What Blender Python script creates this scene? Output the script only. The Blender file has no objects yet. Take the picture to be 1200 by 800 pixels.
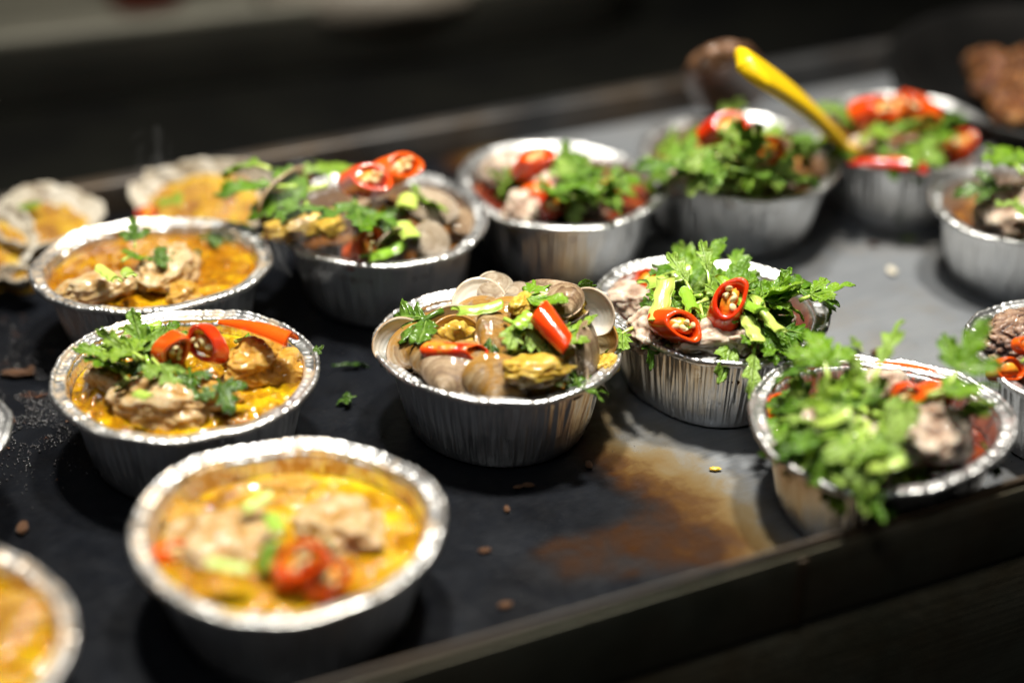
import bpy, bmesh, math, random
import numpy as np
from mathutils import Vector, Matrix, Euler, noise as mn
random.seed(7)
PI = math.pi
sc = bpy.context.scene
COL = sc.collection
# ------------------------------------------------------------------ camera
F = 1950.0; PITCH = math.radians(30.5); HC = 0.39
cam_d = bpy.data.cameras.new('camera'); cam = bpy.data.objects.new('camera', cam_d); COL.objects.link(cam)
cam.location = (0, 0, HC); cam.rotation_euler = (PI/2 - PITCH, 0, 0)
cam_d.sensor_width = 36; cam_d.lens = F/1200*36; cam_d.clip_start = 0.02; cam_d.clip_end = 60
cam_d.dof.use_dof = True; cam_d.dof.focus_distance = 0.690; cam_d.dof.aperture_fstop = 2.1
cam_d.dof.aperture_blades = 0
sc.camera = cam
def P(x, y, z=0.0):
    """point of the photograph carried onto the horizontal plane at height z"""
    d = Vector(((x-600)/F, -(y-400)/F, -1.0))
    d.rotate(Euler((PI/2-PITCH, 0, 0)))
    return d*((z-HC)/d.z) + Vector((0, 0, HC))

# ------------------------------------------------------------------ object helpers
def obj(name, me, mat, parent=None, loc=None, smooth=True):
    o = bpy.data.objects.new(name, me); COL.objects.link(o)
    if mat is not None:
        me.materials.clear(); me.materials.append(mat)
    if smooth: me.polygons.foreach_set('use_smooth', [True]*len(me.polygons))
    if parent: o.parent = parent
    if loc is not None: o.location = loc
    return o
def tag(o, label, cat, group=None, kind=None):
    if label: o['label'] = label
    if cat: o['category'] = cat
    if group: o['group'] = group
    if kind: o['kind'] = kind
    return o
def empty(name, loc=(0, 0, 0)):
    o = bpy.data.objects.new(name, None); COL.objects.link(o); o.location = loc
    o.empty_display_size = .005
    return o
def mesh(name, v, f):
    me = bpy.data.meshes.new(name); me.from_pydata([tuple(a) for a in v], [], f); me.update(); return me
def solid(o, t, off=0):
    m = o.modifiers.new('thickness', 'SOLIDIFY'); m.thickness = t; m.offset = off; return o
def subd(o, n=1):
    m = o.modifiers.new('smooth', 'SUBSURF'); m.levels = n; m.render_levels = n; return o
def grid_faces(nr, nc, wrap=False, base=0):
    f = []
    for i in range(nr-1):
        for j in range(nc if wrap else nc-1):
            k = (j+1) % nc
            f.append((base+i*nc+j, base+i*nc+k, base+(i+1)*nc+k, base+(i+1)*nc+j))
    return f
def box_mesh(name, x0, x1, y0, y1, z0, z1, bev=0.0, seg=2):
    bm = bmesh.new(); bmesh.ops.create_cube(bm, size=1)
    for v in bm.verts:
        v.co = Vector(((x0+x1)/2+v.co.x*(x1-x0), (y0+y1)/2+v.co.y*(y1-y0), (z0+z1)/2+v.co.z*(z1-z0)))
    if bev: bmesh.ops.bevel(bm, geom=bm.edges[:], offset=bev, segments=seg, affect='EDGES', profile=.5)
    me = bpy.data.meshes.new(name); bm.to_mesh(me); bm.free(); return me
def set_attr(me, name, vals):
    a = me.attributes.new(name, 'FLOAT', 'POINT'); a.data.foreach_set('value', np.asarray(vals, dtype=np.float32))

# ------------------------------------------------------------------ material helpers
class MT:
    def __init__(s, name):
        s.m = bpy.data.materials.new(name); s.m.use_nodes = True
        s.n = s.m.node_tree.nodes; s.l = s.m.node_tree.links
        s.b = s.n['Principled BSDF']; s.out = s.n['Material Output']
    def new(s, t, **k):
        nd = s.n.new(t)
        for a, v in k.items():
            if a.startswith('i_'):
                key = a[2:]; key = int(key) if key.isdigit() else key.replace('_', ' ')
                nd.inputs[key].default_value = v
            else: setattr(nd, a, v)
        return nd
    def link(s, a, b): s.l.new(a, b)
    def coord(s, kind='Object', scale=None, vec=None):
        tc = s.new('ShaderNodeTexCoord').outputs[kind]
        if scale is None: return tc
        mp = s.new('ShaderNodeMapping'); mp.inputs['Scale'].default_value = scale if isinstance(scale, tuple) else (scale,)*3
        s.link(tc, mp.inputs[0]); return mp.outputs[0]
    def noise(s, vec, scale, detail=4, rough=.55, dist=0, out='Fac'):
        n = s.new('ShaderNodeTexNoise'); n.inputs['Scale'].default_value = scale; n.inputs['Detail'].default_value = detail
        n.inputs['Roughness'].default_value = rough; n.inputs['Distortion'].default_value = dist
        s.link(vec, n.inputs['Vector']); return n.outputs[out]
    def voro(s, vec, scale, feature='F1', out='Distance', rnd=1):
        n = s.new('ShaderNodeTexVoronoi', feature=feature); n.inputs['Scale'].default_value = scale
        n.inputs['Randomness'].default_value = rnd
        s.link(vec, n.inputs['Vector']); return n.outputs[out]
    def ramp(s, fac, stops, interp='LINEAR'):
        r = s.new('ShaderNodeValToRGB'); e = r.color_ramp.elements; r.color_ramp.interpolation = interp
        while len(e) > 1: e.remove(e[-1])
        for i, (p, c) in enumerate(stops):
            if not isinstance(c, tuple): c = (c, c, c)
            x = e[0] if i == 0 else e.new(p)
            x.position = p; x.color = (*c[:3], 1)
        s.link(fac, r.inputs[0]); return r.outputs[0]
    def mix(s, fac, a, b, mode='MIX'):
        n = s.new('ShaderNodeMix', data_type='RGBA', blend_type=mode)
        for i, v in ((0, fac), (6, a), (7, b)):
            if isinstance(v, (int, float)): n.inputs[i].default_value = v if i == 0 else (v, v, v, 1)
            elif isinstance(v, tuple): n.inputs[i].default_value = (*v[:3], 1)
            else: s.link(v, n.inputs[i])
        return n.outputs[2]
    def math(s, op, a, b=None, clamp=False):
        n = s.new('ShaderNodeMath', operation=op, use_clamp=clamp)
        for i, v in ((0, a), (1, b)):
            if v is None: continue
            if isinstance(v, (int, float)): n.inputs[i].default_value = v
            else: s.link(v, n.inputs[i])
        return n.outputs[0]
    def bump(s, h, dist=.001, strength=1.0, normal=None):
        n = s.new('ShaderNodeBump'); n.inputs['Distance'].default_value = dist; n.inputs['Strength'].default_value = strength
        s.link(h, n.inputs['Height'])
        if normal is not None: s.link(normal, n.inputs['Normal'])
        return n.outputs[0]
    def attr(s, name):
        return s.new('ShaderNodeAttribute', attribute_name=name).outputs['Fac']
    def rand(s): return s.new('ShaderNodeObjectInfo').outputs['Random']
    def set(s, **k):
        for a, v in k.items():
            i = s.b.inputs[a.replace('_', ' ')]
            if isinstance(v, (int, float)): i.default_value = v
            elif isinstance(v, tuple): i.default_value = (*v, 1) if len(v) == 3 and i.type == 'RGBA' else v
            else: s.link(v, i)
        return s
# foil ---------------------------------------------------------------
def foil_mat(name, stain=None, amt=.0, warm=0):
    t = MT(name); c = t.coord('Object')
    n1 = t.noise(c, 160, 3); n2 = t.noise(c, 900, 2)
    base = (.86, .855, .84)
    col = base
    rg = t.ramp(n1, [(.3, .28), (.7, .44)])
    if stain:
        ns = t.noise(c, 95, 5, .7, .6)
        m = t.ramp(ns, [(.58-amt*.25, 0.0), (.66-amt*.2, 1.0)])
        inner = t.attr('inner')
        m = t.math('MULTIPLY', m, t.math('MULTIPLY', inner, min(1, .5+amt), clamp=True))
        col = t.mix(m, base, stain)
        t.set(Metallic=t.math('SUBTRACT', 1.0, t.math('MULTIPLY', m, .75)))
    else: t.set(Metallic=1.0)
    t.set(Base_Color=col, Roughness=rg)
    nb = t.bump(n1, .0008, .5); nb = t.bump(n2, .00015, .5, nb)
    t.set(Normal=nb)
    return t.m
CURRY_ST = (.62, .33, .02)
FOIL = {'curry': foil_mat('foil_curry', CURRY_ST, .4), 'light': foil_mat('foil_lightly_stained', (.50, .25, .03), .12),
        'heavy': foil_mat('foil_curry_coated', (.60, .30, .015), .6), 'red': foil_mat('foil_red_stained', (.30, .05, .02), .25), 'clean': foil_mat('foil')}
# soups ----------------------------------------------------------------
def soup_mat(name, stops, rough=.08, curd=1.0, oil=True):
    t = MT(name); c = t.coord('Object')
    n = t.noise(c, 26, 6, .62, 1.6); n2 = t.noise(c, 210, 4, .6, .5)
    f = t.math('ADD', t.math('MULTIPLY', n, .7), t.math('MULTIPLY', n2, .3))
    col = t.ramp(f, stops)
    t.set(Base_Color=col, Roughness=rough, Coat_Weight=.45, Coat_Roughness=.03, Coat_Normal=t.bump(n2, .0003, .5))
    t.b.inputs['Subsurface Weight'].default_value = .12; t.b.inputs['Subsurface Radius'].default_value = (.004, .0015, .0004)
    t.b.inputs['Subsurface Scale'].default_value = 1
    h = t.math('ADD', t.math('MULTIPLY', n2, .7*curd), t.math('MULTIPLY', t.noise(c, 600, 3), .3*curd))
    nb = t.bump(h, .0009, .8)
    if oil:
        v = t.voro(c, 330, 'SMOOTH_F1'); vr = t.ramp(v, [(.28, 1.0), (.42, 0.0)])
        nb = t.bump(vr, .0004, .7, nb)
    t.set(Normal=nb)
    return t.m
SOUP = {
 'curry': soup_mat('yellow_curry_sauce', [(.38, (.20, .075, .003)), (.45, (.36, .165, .003)), (.53, (.49, .275, .004)), (.63, (.62, .46, .010))]),
 'orange': soup_mat('orange_curry_sauce', [(.38, (.18, .050, .002)), (.46, (.32, .12, .003)), (.54, (.44, .215, .004)), (.64, (.60, .42, .012))]),
 'brown': soup_mat('brown_broth', [(.34, (.05, .018, .006)), (.48, (.16, .06, .015)), (.60, (.36, .16, .03)), (.7, (.5, .30, .06))], .05, .6),
 'red': soup_mat('dark_red_broth', [(.34, (.05, .008, .005)), (.48, (.14, .022, .010)), (.60, (.28, .06, .015)), (.7, (.45, .2, .04))], .05, .6),
 'clam': soup_mat('turmeric_clam_sauce', [(.36, (.10, .028, .004)), (.46, (.32, .12, .008)), (.55, (.50, .25, .012)), (.66, (.60, .42, .05))], .07)}
# meats ------------------------------------------------------------------
def meat_mat(name, base_stops, sauce, amt):
    t = MT(name); c = t.coord('Object')
    n = t.noise(c, 120, 6, .6, .8); w = t.noise(c, 38, 3, .5)
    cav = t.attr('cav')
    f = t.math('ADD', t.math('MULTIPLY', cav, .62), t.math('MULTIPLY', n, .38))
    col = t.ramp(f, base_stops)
    if sauce:
        m = t.ramp(t.math('ADD', w, t.math('MULTIPLY', t.math('SUBTRACT', n, .5), .6)), [(.60-amt*.3, 0.0), (.70-amt*.25, 1.0)])
        col = t.mix(t.math('MULTIPLY', m, .85), col, sauce)
    t.set(Base_Color=col, Roughness=.26, Coat_Weight=.5, Coat_Roughness=.08)
    t.b.inputs['Subsurface Weight'].default_value = .3; t.b.inputs['Subsurface Radius'].default_value = (.004, .002, .001); t.b.inputs['Subsurface Scale'].default_value = 1
    nb = t.bump(n, .0006, .6); nb = t.bump(t.voro(c, 420, 'SMOOTH_F1'), .0003, .6, nb)
    t.set(Normal=nb); return t.m
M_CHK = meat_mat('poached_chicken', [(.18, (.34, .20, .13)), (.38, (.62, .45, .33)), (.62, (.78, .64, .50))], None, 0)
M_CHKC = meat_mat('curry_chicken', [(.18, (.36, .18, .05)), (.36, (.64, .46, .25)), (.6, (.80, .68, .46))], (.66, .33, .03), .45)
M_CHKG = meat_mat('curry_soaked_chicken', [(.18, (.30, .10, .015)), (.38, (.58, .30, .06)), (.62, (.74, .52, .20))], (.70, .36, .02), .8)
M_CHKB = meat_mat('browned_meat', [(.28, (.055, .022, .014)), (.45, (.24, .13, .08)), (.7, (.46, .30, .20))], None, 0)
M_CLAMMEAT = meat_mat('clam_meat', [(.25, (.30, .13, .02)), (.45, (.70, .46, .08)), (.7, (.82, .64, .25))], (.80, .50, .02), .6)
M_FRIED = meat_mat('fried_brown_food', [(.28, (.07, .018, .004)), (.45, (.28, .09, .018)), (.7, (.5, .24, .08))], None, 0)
# greens --------------------------------------------------------------------
def leaf_mat(name, dark, mid, light, wilt=False):
    t = MT(name); c = t.coord('Object')
    rib = t.attr('rib'); n = t.noise(c, 160, 4, .6); r = t.rand()
    col = t.ramp(t.math('ADD', t.math('MULTIPLY', n, .6), t.math('MULTIPLY', r, .4)), [(.3, dark), (.52, mid), (.75, light)])
    col = t.mix(t.ramp(rib, [(.55, 0.0), (1.0, .7)]), col, (.36, .50, .14))
    t.set(Base_Color=col, Roughness=.42 if not wilt else .22, Coat_Weight=.08)
    nb = t.bump(n, .0012, .6); nb = t.bump(rib, .0012, .8, nb); nb = t.bump(t.noise(c, 700, 2), .00025, .6, nb)
    t.set(Normal=nb)
    tr = t.new('ShaderNodeBsdfTranslucent'); 
    col2 = t.mix(.5, col, (.30, .50, .03)); t.link(col2, tr.inputs[0])
    mx = t.new('ShaderNodeMixShader'); mx.inputs[0].default_value = .32 if not wilt else .12
    t.link(t.b.outputs[0], mx.inputs[1]); t.link(tr.outputs[0], mx.inputs[2]); t.link(mx.outputs[0], t.out.inputs[0])
    return t.m
M_LEAF = leaf_mat('celery_leaf', (.075, .19, .006), (.17, .34, .012), (.32, .48, .045))
M_LEAFD = leaf_mat('wilted_leaf', (.018, .055, .006), (.06, .13, .012), (.13, .24, .03), True)
M_LEAFP = leaf_mat('pale_celery', (.14, .30, .02), (.26, .42, .05), (.38, .52, .12))
t = MT('celery_stalk'); c = t.coord('Object')
wv = t.noise(t.coord('Object', (900, 60, 900)), 1, 2)
t.set(Base_Color=t.mix(t.rand(), (.22, .42, .03), (.50, .62, .13)), Roughness=.25, Coat_Weight=.3, Normal=t.bump(wv, .0006, .7))
t.b.inputs['Subsurface Weight'].default_value = .2; t.b.inputs['Subsurface Radius'].default_value = (.002, .003, .0008); t.b.inputs['Subsurface Scale'].default_value = 1
M_STALK = t.m
# chili -----------------------------------------------------------------------
t = MT('chili_skin'); c = t.coord('Object')
col = t.ramp(t.math('ADD', t.math('MULTIPLY', t.noise(c, 60, 3), .5), t.math('MULTIPLY', t.rand(), .5)), [(.3, (.62, .022, .003)), (.5, (.76, .070, .005)), (.7, (.80, .11, .007))])
t.set(Base_Color=col, Roughness=.16, Coat_Weight=.5, Coat_Roughness=.05, Normal=t.bump(t.noise(c, 240, 3), .0006, .4))
t.b.inputs['Subsurface Weight'].default_value = .15; t.b.inputs['Subsurface Radius'].default_value = (.003, .001, .0005); t.b.inputs['Subsurface Scale'].default_value = 1
M_CHILI = t.m
t = MT('chili_skin_sauced'); c = t.coord('Object')
col = t.ramp(t.noise(c, 60, 3), [(.3, (.55, .012, .003)), (.7, (.74, .06, .006))])
col = t.mix(t.ramp(t.noise(c, 130, 5, .7, .6), [(.50, 0.0), (.60, .85)]), col, (.62, .27, .03))
t.set(Base_Color=col, Roughness=.18, Coat_Weight=.5, Coat_Roughness=.08, Normal=t.bump(t.noise(c, 160, 4, .6), .0012, .8)); M_CHILIS = t.m
t = MT('chili_pith'); c = t.coord('Object')
t.set(Base_Color=t.ramp(t.noise(c, 220, 3), [(.35, (.74, .13, .008)), (.6, (.85, .36, .03))]), Roughness=.3, Normal=t.bump(t.noise(c, 500, 3), .0006, .7))
M_PITH = t.m
t = MT('chili_seed'); c = t.coord('Object')
t.set(Base_Color=(.82, .68, .34), Roughness=.3, Normal=t.bump(t.noise(c, 700, 2), .0002, .5)); M_SEED = t.m
# shells ---------------------------------------------------------------------------
def shell_mat(name, outer, stops, sauce=0):
    t = MT(name); c = t.coord('Object'); s = t.attr('grow'); n = t.noise(c, 150, 4, .6)
    if outer:
        comb = t.new('ShaderNodeCombineXYZ'); t.link(t.math('ADD', t.math('MULTIPLY', s, 11), t.math('MULTIPLY', n, 4.2)), comb.inputs[0])
        b = t.noise(comb.outputs[0], 1, 3, .6)
        col = t.ramp(t.math('ADD', t.math('MULTIPLY', b, .6), t.math('MULTIPLY', n, .4)), stops)
        col = t.mix(t.math('MULTIPLY', t.rand(), .35), col, (.50, .38, .27))
        if sauce:
            sm = t.ramp(t.noise(c, 75, 5, .7, .8), [(.50-sauce*.15, 0.0), (.58-sauce*.1, .9)])
            col = t.mix(sm, col, (.44, .21, .018))
        fine = t.math('SINE', t.math('MULTIPLY', s, 210))
        t.set(Base_Color=col, Roughness=.34, Coat_Weight=.25, Normal=t.bump(fine, .00022, .9, t.bump(n, .0004, .5)))
    else:
        col = t.ramp(t.math('ADD', t.math('MULTIPLY', s, .75), t.math('MULTIPLY', n, .35)), stops)
        t.set(Base_Color=col, Roughness=.17, Coat_Weight=.6, Normal=t.bump(n, .0004, .4))
    return t.m
M_SH_SAU = None
M_SH_OUT = shell_mat('clam_shell_outside', True, [(.36, (.10, .050, .024)), (.46, (.32, .19, .10)), (.55, (.54, .38, .22)), (.68, (.70, .57, .40))])
M_SH_PALE = shell_mat('clam_shell_pale', True, [(.36, (.26, .15, .08)), (.45, (.46, .34, .22)), (.55, (.62, .51, .37)), (.68, (.72, .64, .50))])
M_SH_SAU = shell_mat('clam_shell_sauced', True, [(.38, (.08, .035, .014)), (.46, (.26, .14, .05)), (.55, (.45, .30, .14)), (.68, (.60, .46, .26))], .6)
M_SH_IN = shell_mat('clam_shell_inside', False, [(.2, (.60, .53, .42)), (.55, (.76, .73, .67)), (.85, (.70, .62, .50)), (1.0, (.42, .27, .16))])
M_SH_INY = shell_mat('clam_shell_inside_sauced', False, [(.2, (.62, .44, .15)), (.45, (.64, .52, .30)), (.7, (.55, .35, .12)), (1.0, (.35, .16, .05))])
t = MT('oyster_shell'); c = t.coord('Object'); n = t.noise(c, 70, 5, .65, 1)
t.set(Base_Color=t.ramp(n, [(.35, (.20, .15, .10)), (.5, (.46, .40, .30)), (.65, (.60, .56, .48))]), Roughness=.4, Normal=t.bump(n, .003, .7)); M_OYS = t.m
t = MT('yellow_topping'); c = t.coord('Object'); n = t.noise(c, 90, 5, .65, .7)
t.set(Base_Color=t.ramp(n, [(.36, (.20, .07, .006)), (.46, (.42, .19, .006)), (.58, (.56, .33, .008)), (.7, (.66, .50, .08))]), Roughness=.26, Coat_Weight=.12, Normal=t.bump(t.noise(c, 260, 5, .65), .003, .9)); M_TOP = t.m
t = MT('yellow_plastic'); c = t.coord('Object')
t.set(Base_Color=(.80, .52, .008), Roughness=.32, Normal=t.bump(t.noise(c, 300, 3), .0002, .4)); M_YEL = t.m
t = MT('brown_wood'); c = t.coord('Object', (60, 60, 8))
t.set(Base_Color=t.ramp(t.noise(c, 1, 4, .6, .5), [(.35, (.10, .045, .022)), (.65, (.24, .125, .065))]), Roughness=.4, Coat_Weight=.3); M_WOOD = t.m
t = MT('dark_iron'); c = t.coord('Object')
t.set(Base_Color=t.ramp(t.noise(c, 18, 4), [(.35, (.006, .006, .006)), (.7, (.016, .015, .014))]), Specular_IOR_Level=.15, Metallic=.15, Roughness=.42, Normal=t.bump(t.noise(c, 200, 4), .0008, .5)); M_IRON = t.m
t = MT('crumb'); c = t.coord('Object')
t.set(Base_Color=t.mix(t.rand(), (.05, .022, .012), (.20, .10, .05)), Roughness=.3, Normal=t.bump(t.noise(c, 900, 3), .0006, .8)); M_CRUMB = t.m
t = MT('grit'); c = t.coord('Object')
t.set(Base_Color=t.ramp(t.noise(c, 90, 2), [(.48, (.05, .048, .05)), (.64, (.14, .06, .03))], 'CONSTANT'), Roughness=.14, Coat_Weight=.5); M_GRIT = t.m
# griddle plate ----------------------------------------------------------------------
t = MT('seasoned_steel_plate'); c = t.coord('Object')
char = t.attr('char'); rust = t.attr('rust')
nf = t.noise(c, 55, 6, .68, .4); nm = t.noise(c, 14, 4, .6); ns = t.noise(t.coord('Object', (30, 420, 30)), 1, 3, .6)
ns2 = t.noise(t.coord('Object', (380, 60, 30)), 1, 2, .5)
steel = t.ramp(t.math('ADD', t.math('MULTIPLY', nm, .55), t.math('MULTIPLY', ns, .45)), [(.32, (.145, .155, .17)), (.5, (.20, .21, .223)), (.68, (.25, .257, .263))])
tint = t.ramp(t.noise(c, 26, 5, .7), [(.50, 0.0), (.72, .5)])
steel = t.mix(tint, steel, (.20, .165, .12))
speck = t.ramp(t.noise(c, 170, 3, .6), [(.66, 0.0), (.71, .8)])
fld = t.math('ADD', char, t.math('MULTIPLY', t.math('SUBTRACT', nf, .5), .42))
fld = t.math('ADD', fld, t.math('MULTIPLY', t.math('SUBTRACT', nm, .5), .22))
steel = t.mix(t.math('MULTIPLY', speck, t.ramp(fld, [(.05, .15), (.3, 1.0)])), steel, (.20, .10, .04))
patina = t.ramp(fld, [(.16, (.19, .165, .12)), (.28, (.17, .125, .065)), (.37, (.145, .090, .032)), (.45, (.080, .036, .008)), (.54, (.036, .013, .003)), (.64, (.014, .008, .006)), (.78, (.006, .006, .0075))])
col = t.mix(t.ramp(fld, [(.06, 0.0), (.26, 1.0)]), steel, patina)
cmask = t.ramp(fld, [(.60, 0.0), (.84, 1.0)])
ccol = t.ramp(t.noise(c, 30, 5, .7), [(.35, (.003, .0033, .0045)), (.6, (.006, .007, .0095)), (.78, (.013, .014, .018))])
col = t.mix(cmask, col, ccol)
t.set(Base_Color=col, Metallic=t.math('MULTIPLY', t.math('SUBTRACT', 1.0, cmask), .22),
      Roughness=t.ramp(nf, [(.3, .26), (.7, .46)]), Specular_IOR_Level=t.math('SUBTRACT', .38, t.math('MULTIPLY', cmask, .20)))
h = t.math('ADD', t.math('MULTIPLY', t.noise(c, 260, 5, .7), .6), t.math('MULTIPLY', ns, .25))
nb = t.bump(h, .0007, .55); nb = t.bump(nm, .004, .35, nb)
t.set(Normal=nb); M_PLATE = t.m
def steel_mat(name, lo, hi, rough, metal=.8):
    t = MT(name); c = t.coord('Object'); n = t.noise(c, 20, 5, .65, .3); s = t.noise(t.coord('Object', (8, 8, 500)), 1, 3)
    t.set(Base_Color=t.mix(t.ramp(t.noise(c, 9, 4, .7), [(.4, 0.0), (.7, .8)]), t.ramp(n, [(.35, lo), (.65, hi)]), (.10, .06, .025)), Metallic=metal,
          Roughness=t.ramp(n, [(.3, rough-.08), (.7, rough+.1)]), Normal=t.bump(s, .0005, .35, t.bump(n, .002, .3)))
    return t.m
M_FRONT = steel_mat('greasy_dark_steel', (.09, .09, .06), (.17, .165, .12), .45, .45)
M_LIP = steel_mat('worn_steel_edge', (.010, .008, .006), (.045, .032, .022), .5, .2)
M_BACKLIP = steel_mat('grey_steel_rail', (.05, .05, .052), (.10, .10, .10), .45, .6)
t = MT('black_floor'); c = t.coord('Object'); t.set(Base_Color=t.ramp(t.noise(c, 6, 5), [(.3, (.006, .006, .006)), (.7, (.014, .013, .012))]), Specular_IOR_Level=.1, Roughness=.6, Normal=t.bump(t.noise(c, 60, 4), .002, .5)); M_FLOOR = t.m
t = MT('dark_counter'); c = t.coord('Object'); t.set(Base_Color=t.ramp(t.noise(c, 12, 5), [(.3, (.003, .003, .003)), (.7, (.008, .008, .006))]), Specular_IOR_Level=.08, Roughness=.6, Normal=t.bump(t.noise(c, 90, 4), .001, .5)); M_CTR = t.m
t = MT('cream_plastic'); c = t.coord('Object'); t.set(Base_Color=t.ramp(t.noise(c, 10, 4), [(.3, (.19, .18, .145)), (.7, (.27, .255, .20))]), Specular_IOR_Level=.2, Roughness=.45); M_CREAM = t.m
t = MT('steamed_dough'); c = t.coord('Object'); t.set(Base_Color=t.ramp(t.noise(c, 30, 4), [(.3, (.22, .19, .15)), (.7, (.30, .26, .21))]), Roughness=.5); M_DOUGH = t.m
t = MT('dark_red_paint'); c = t.coord('Object'); t.set(Base_Color=t.ramp(t.noise(c, 10, 4), [(.3, (.16, .02, .012)), (.7, (.28, .04, .02))]), Roughness=.4); M_RED = t.m
t = MT('brown_sauce'); c = t.coord('Object'); t.set(Base_Color=(.20, .08, .015), Roughness=.3); M_SAUCEB = t.m

# ================================================================== GRIDDLE
ANG = math.radians(24.2); CA, SA = math.cos(ANG), math.sin(ANG)
G0 = Vector((.0945, .4885, 0))
def G(u, v, z=0): return Vector((G0.x+u*CA-v*SA, G0.y+u*SA+v*CA, z))
def toG(p):
    d = p-G0; return (d.x*CA+d.y*SA, -d.x*SA+d.y*CA)
griddle = empty('griddle', G0); griddle.rotation_euler = (0, 0, ANG)
tag(griddle, 'flat steel griddle, charred black at left, bare grey at right, under the foil cups', 'griddle')
U0, U1, VB = -.62, .86, .405
bnd = [P(x, y) for x, y in [(880, 745), (862, 690), (838, 630), (803, 592), (760, 566), (705, 540), (655, 505), (640, 420), (640, 350), (600, 310), (560, 250), (540, 190), (520, 120)]]
bg = [toG(p) for p in bnd]
def seg_d(p, a, b):
    ax, ay = a; bx, by = b; dx, dy = bx-ax, by-ay
    t = max(0, min(1, ((p[0]-ax)*dx+(p[1]-ay)*dy)/(dx*dx+dy*dy)))
    cx, cy = ax+t*dx, ay+t*dy
    s = dx*(p[1]-cy)-dy*(p[0]-cx)
    return math.hypot(p[0]-cx, p[1]-cy), (1 if s > 0 else -1), t
def sgn_bnd(p):
    best = (9, 1)
    for a, b in zip(bg[:-1], bg[1:]):
        d, s, _ = seg_d(p, a, b)
        if d < best[0]: best = (d, s)
    return best[0]*best[1]      # positive on the left (charred) side
NU, NV = 430, 120
vv, ch, ru = [], [], []
patch = [(toG(P(690, 655)), .034, .016), (toG(P(655, 640)), .022, .011), (toG(P(740, 645)), .030, .015), (toG(P(800, 635)), .030, .017), (toG(P(835, 640)), .024, .016)]
for i in range(NU+1):
    u = U0+(U1-U0)*i/NU
    for j in range(NV+1):
        v = -.0142+(VB+.0112)*j/NV
        w = mn.noise(Vector((u*22, v*22, 3)))*.010+mn.noise(Vector((u*60, v*60, 5)))*.003
        if -.35 < u < .45: d = sgn_bnd((u, v))+w
        else: d = .3 if u < 0 else -.3
        c_ = .50+d/(.078 if d < 0 else .045); c_ = max(-.2, min(1.25, c_))
        r_ = max(0, 1-max(0, -d)/(.040 if v < .14 else .025)) * (1 if v < .2 else .55)
        for (pc, a, b) in patch:
            q = math.hypot((u-pc[0])/a, (v-pc[1])/b)+w*30
            k = max(0, min(1, (1.7-q)*.65)); k = k*k*(3-2*k); c_ = c_*(1-k)+min(c_, .575)*k
        z = mn.noise(Vector((u*6, v*6, 9)))*.0003
        vv.append((u, v, z)); ch.append(c_); ru.append(r_)
me = mesh('cooking_plate', vv, [(i*(NV+1)+j, (i+1)*(NV+1)+j, (i+1)*(NV+1)+j+1, i*(NV+1)+j+1) for i in range(NU) for j in range(NV)])
set_attr(me, 'char', ch); set_attr(me, 'rust', ru)
pl = obj('cooking_plate', me, M_PLATE, griddle); solid(pl, .008, -1)
o = obj('front_lip', box_mesh('front_lip', U0, U1, -.0166, -.0145, -.0095, .0270, .0009), M_LIP, griddle)
o = obj('front_panel', box_mesh('front_panel', U0, U1, -.0176, -.0168, -.0092, .0232, .0003), M_FRONT, griddle)
o = obj('back_rail', box_mesh('back_rail', U0, U1, VB-.001, VB+.012, -.02, .018, .002), M_BACKLIP, griddle)
o = obj('body', box_mesh('body', U0, U1, -.008, VB-.004, -.0118, -.0090, .0008), M_FRONT, griddle)
o = obj('panel_seam', box_mesh('panel_seam', .0005, .0040, -.0190, -.0178, -.0088, .0215, .0005), M_LIP, griddle)
st = empty('stove_stand', G(0, 0, -.25)); st.rotation_euler = (0, 0, ANG)
tag(st, 'dull dark steel stove front below the griddle in the lower right corner', 'stove')
obj('upper_panel', box_mesh('upper_panel', U0, U1, -.0165, VB-.003, .06, .2385, .002), M_FRONT, st)
obj('lower_panel', box_mesh('lower_panel', U0+.02, U1-.02, -.002, VB-.01, -.6, .0595, .003), M_FRONT, st)
floor = obj('floor', mesh('floor', [(-8, -8, -.86), (8, -8, -.86), (8, 8, -.86), (-8, 8, -.86)], [(0, 1, 2, 3)]), M_FLOOR); tag(floor, None, None, kind='structure')

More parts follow.
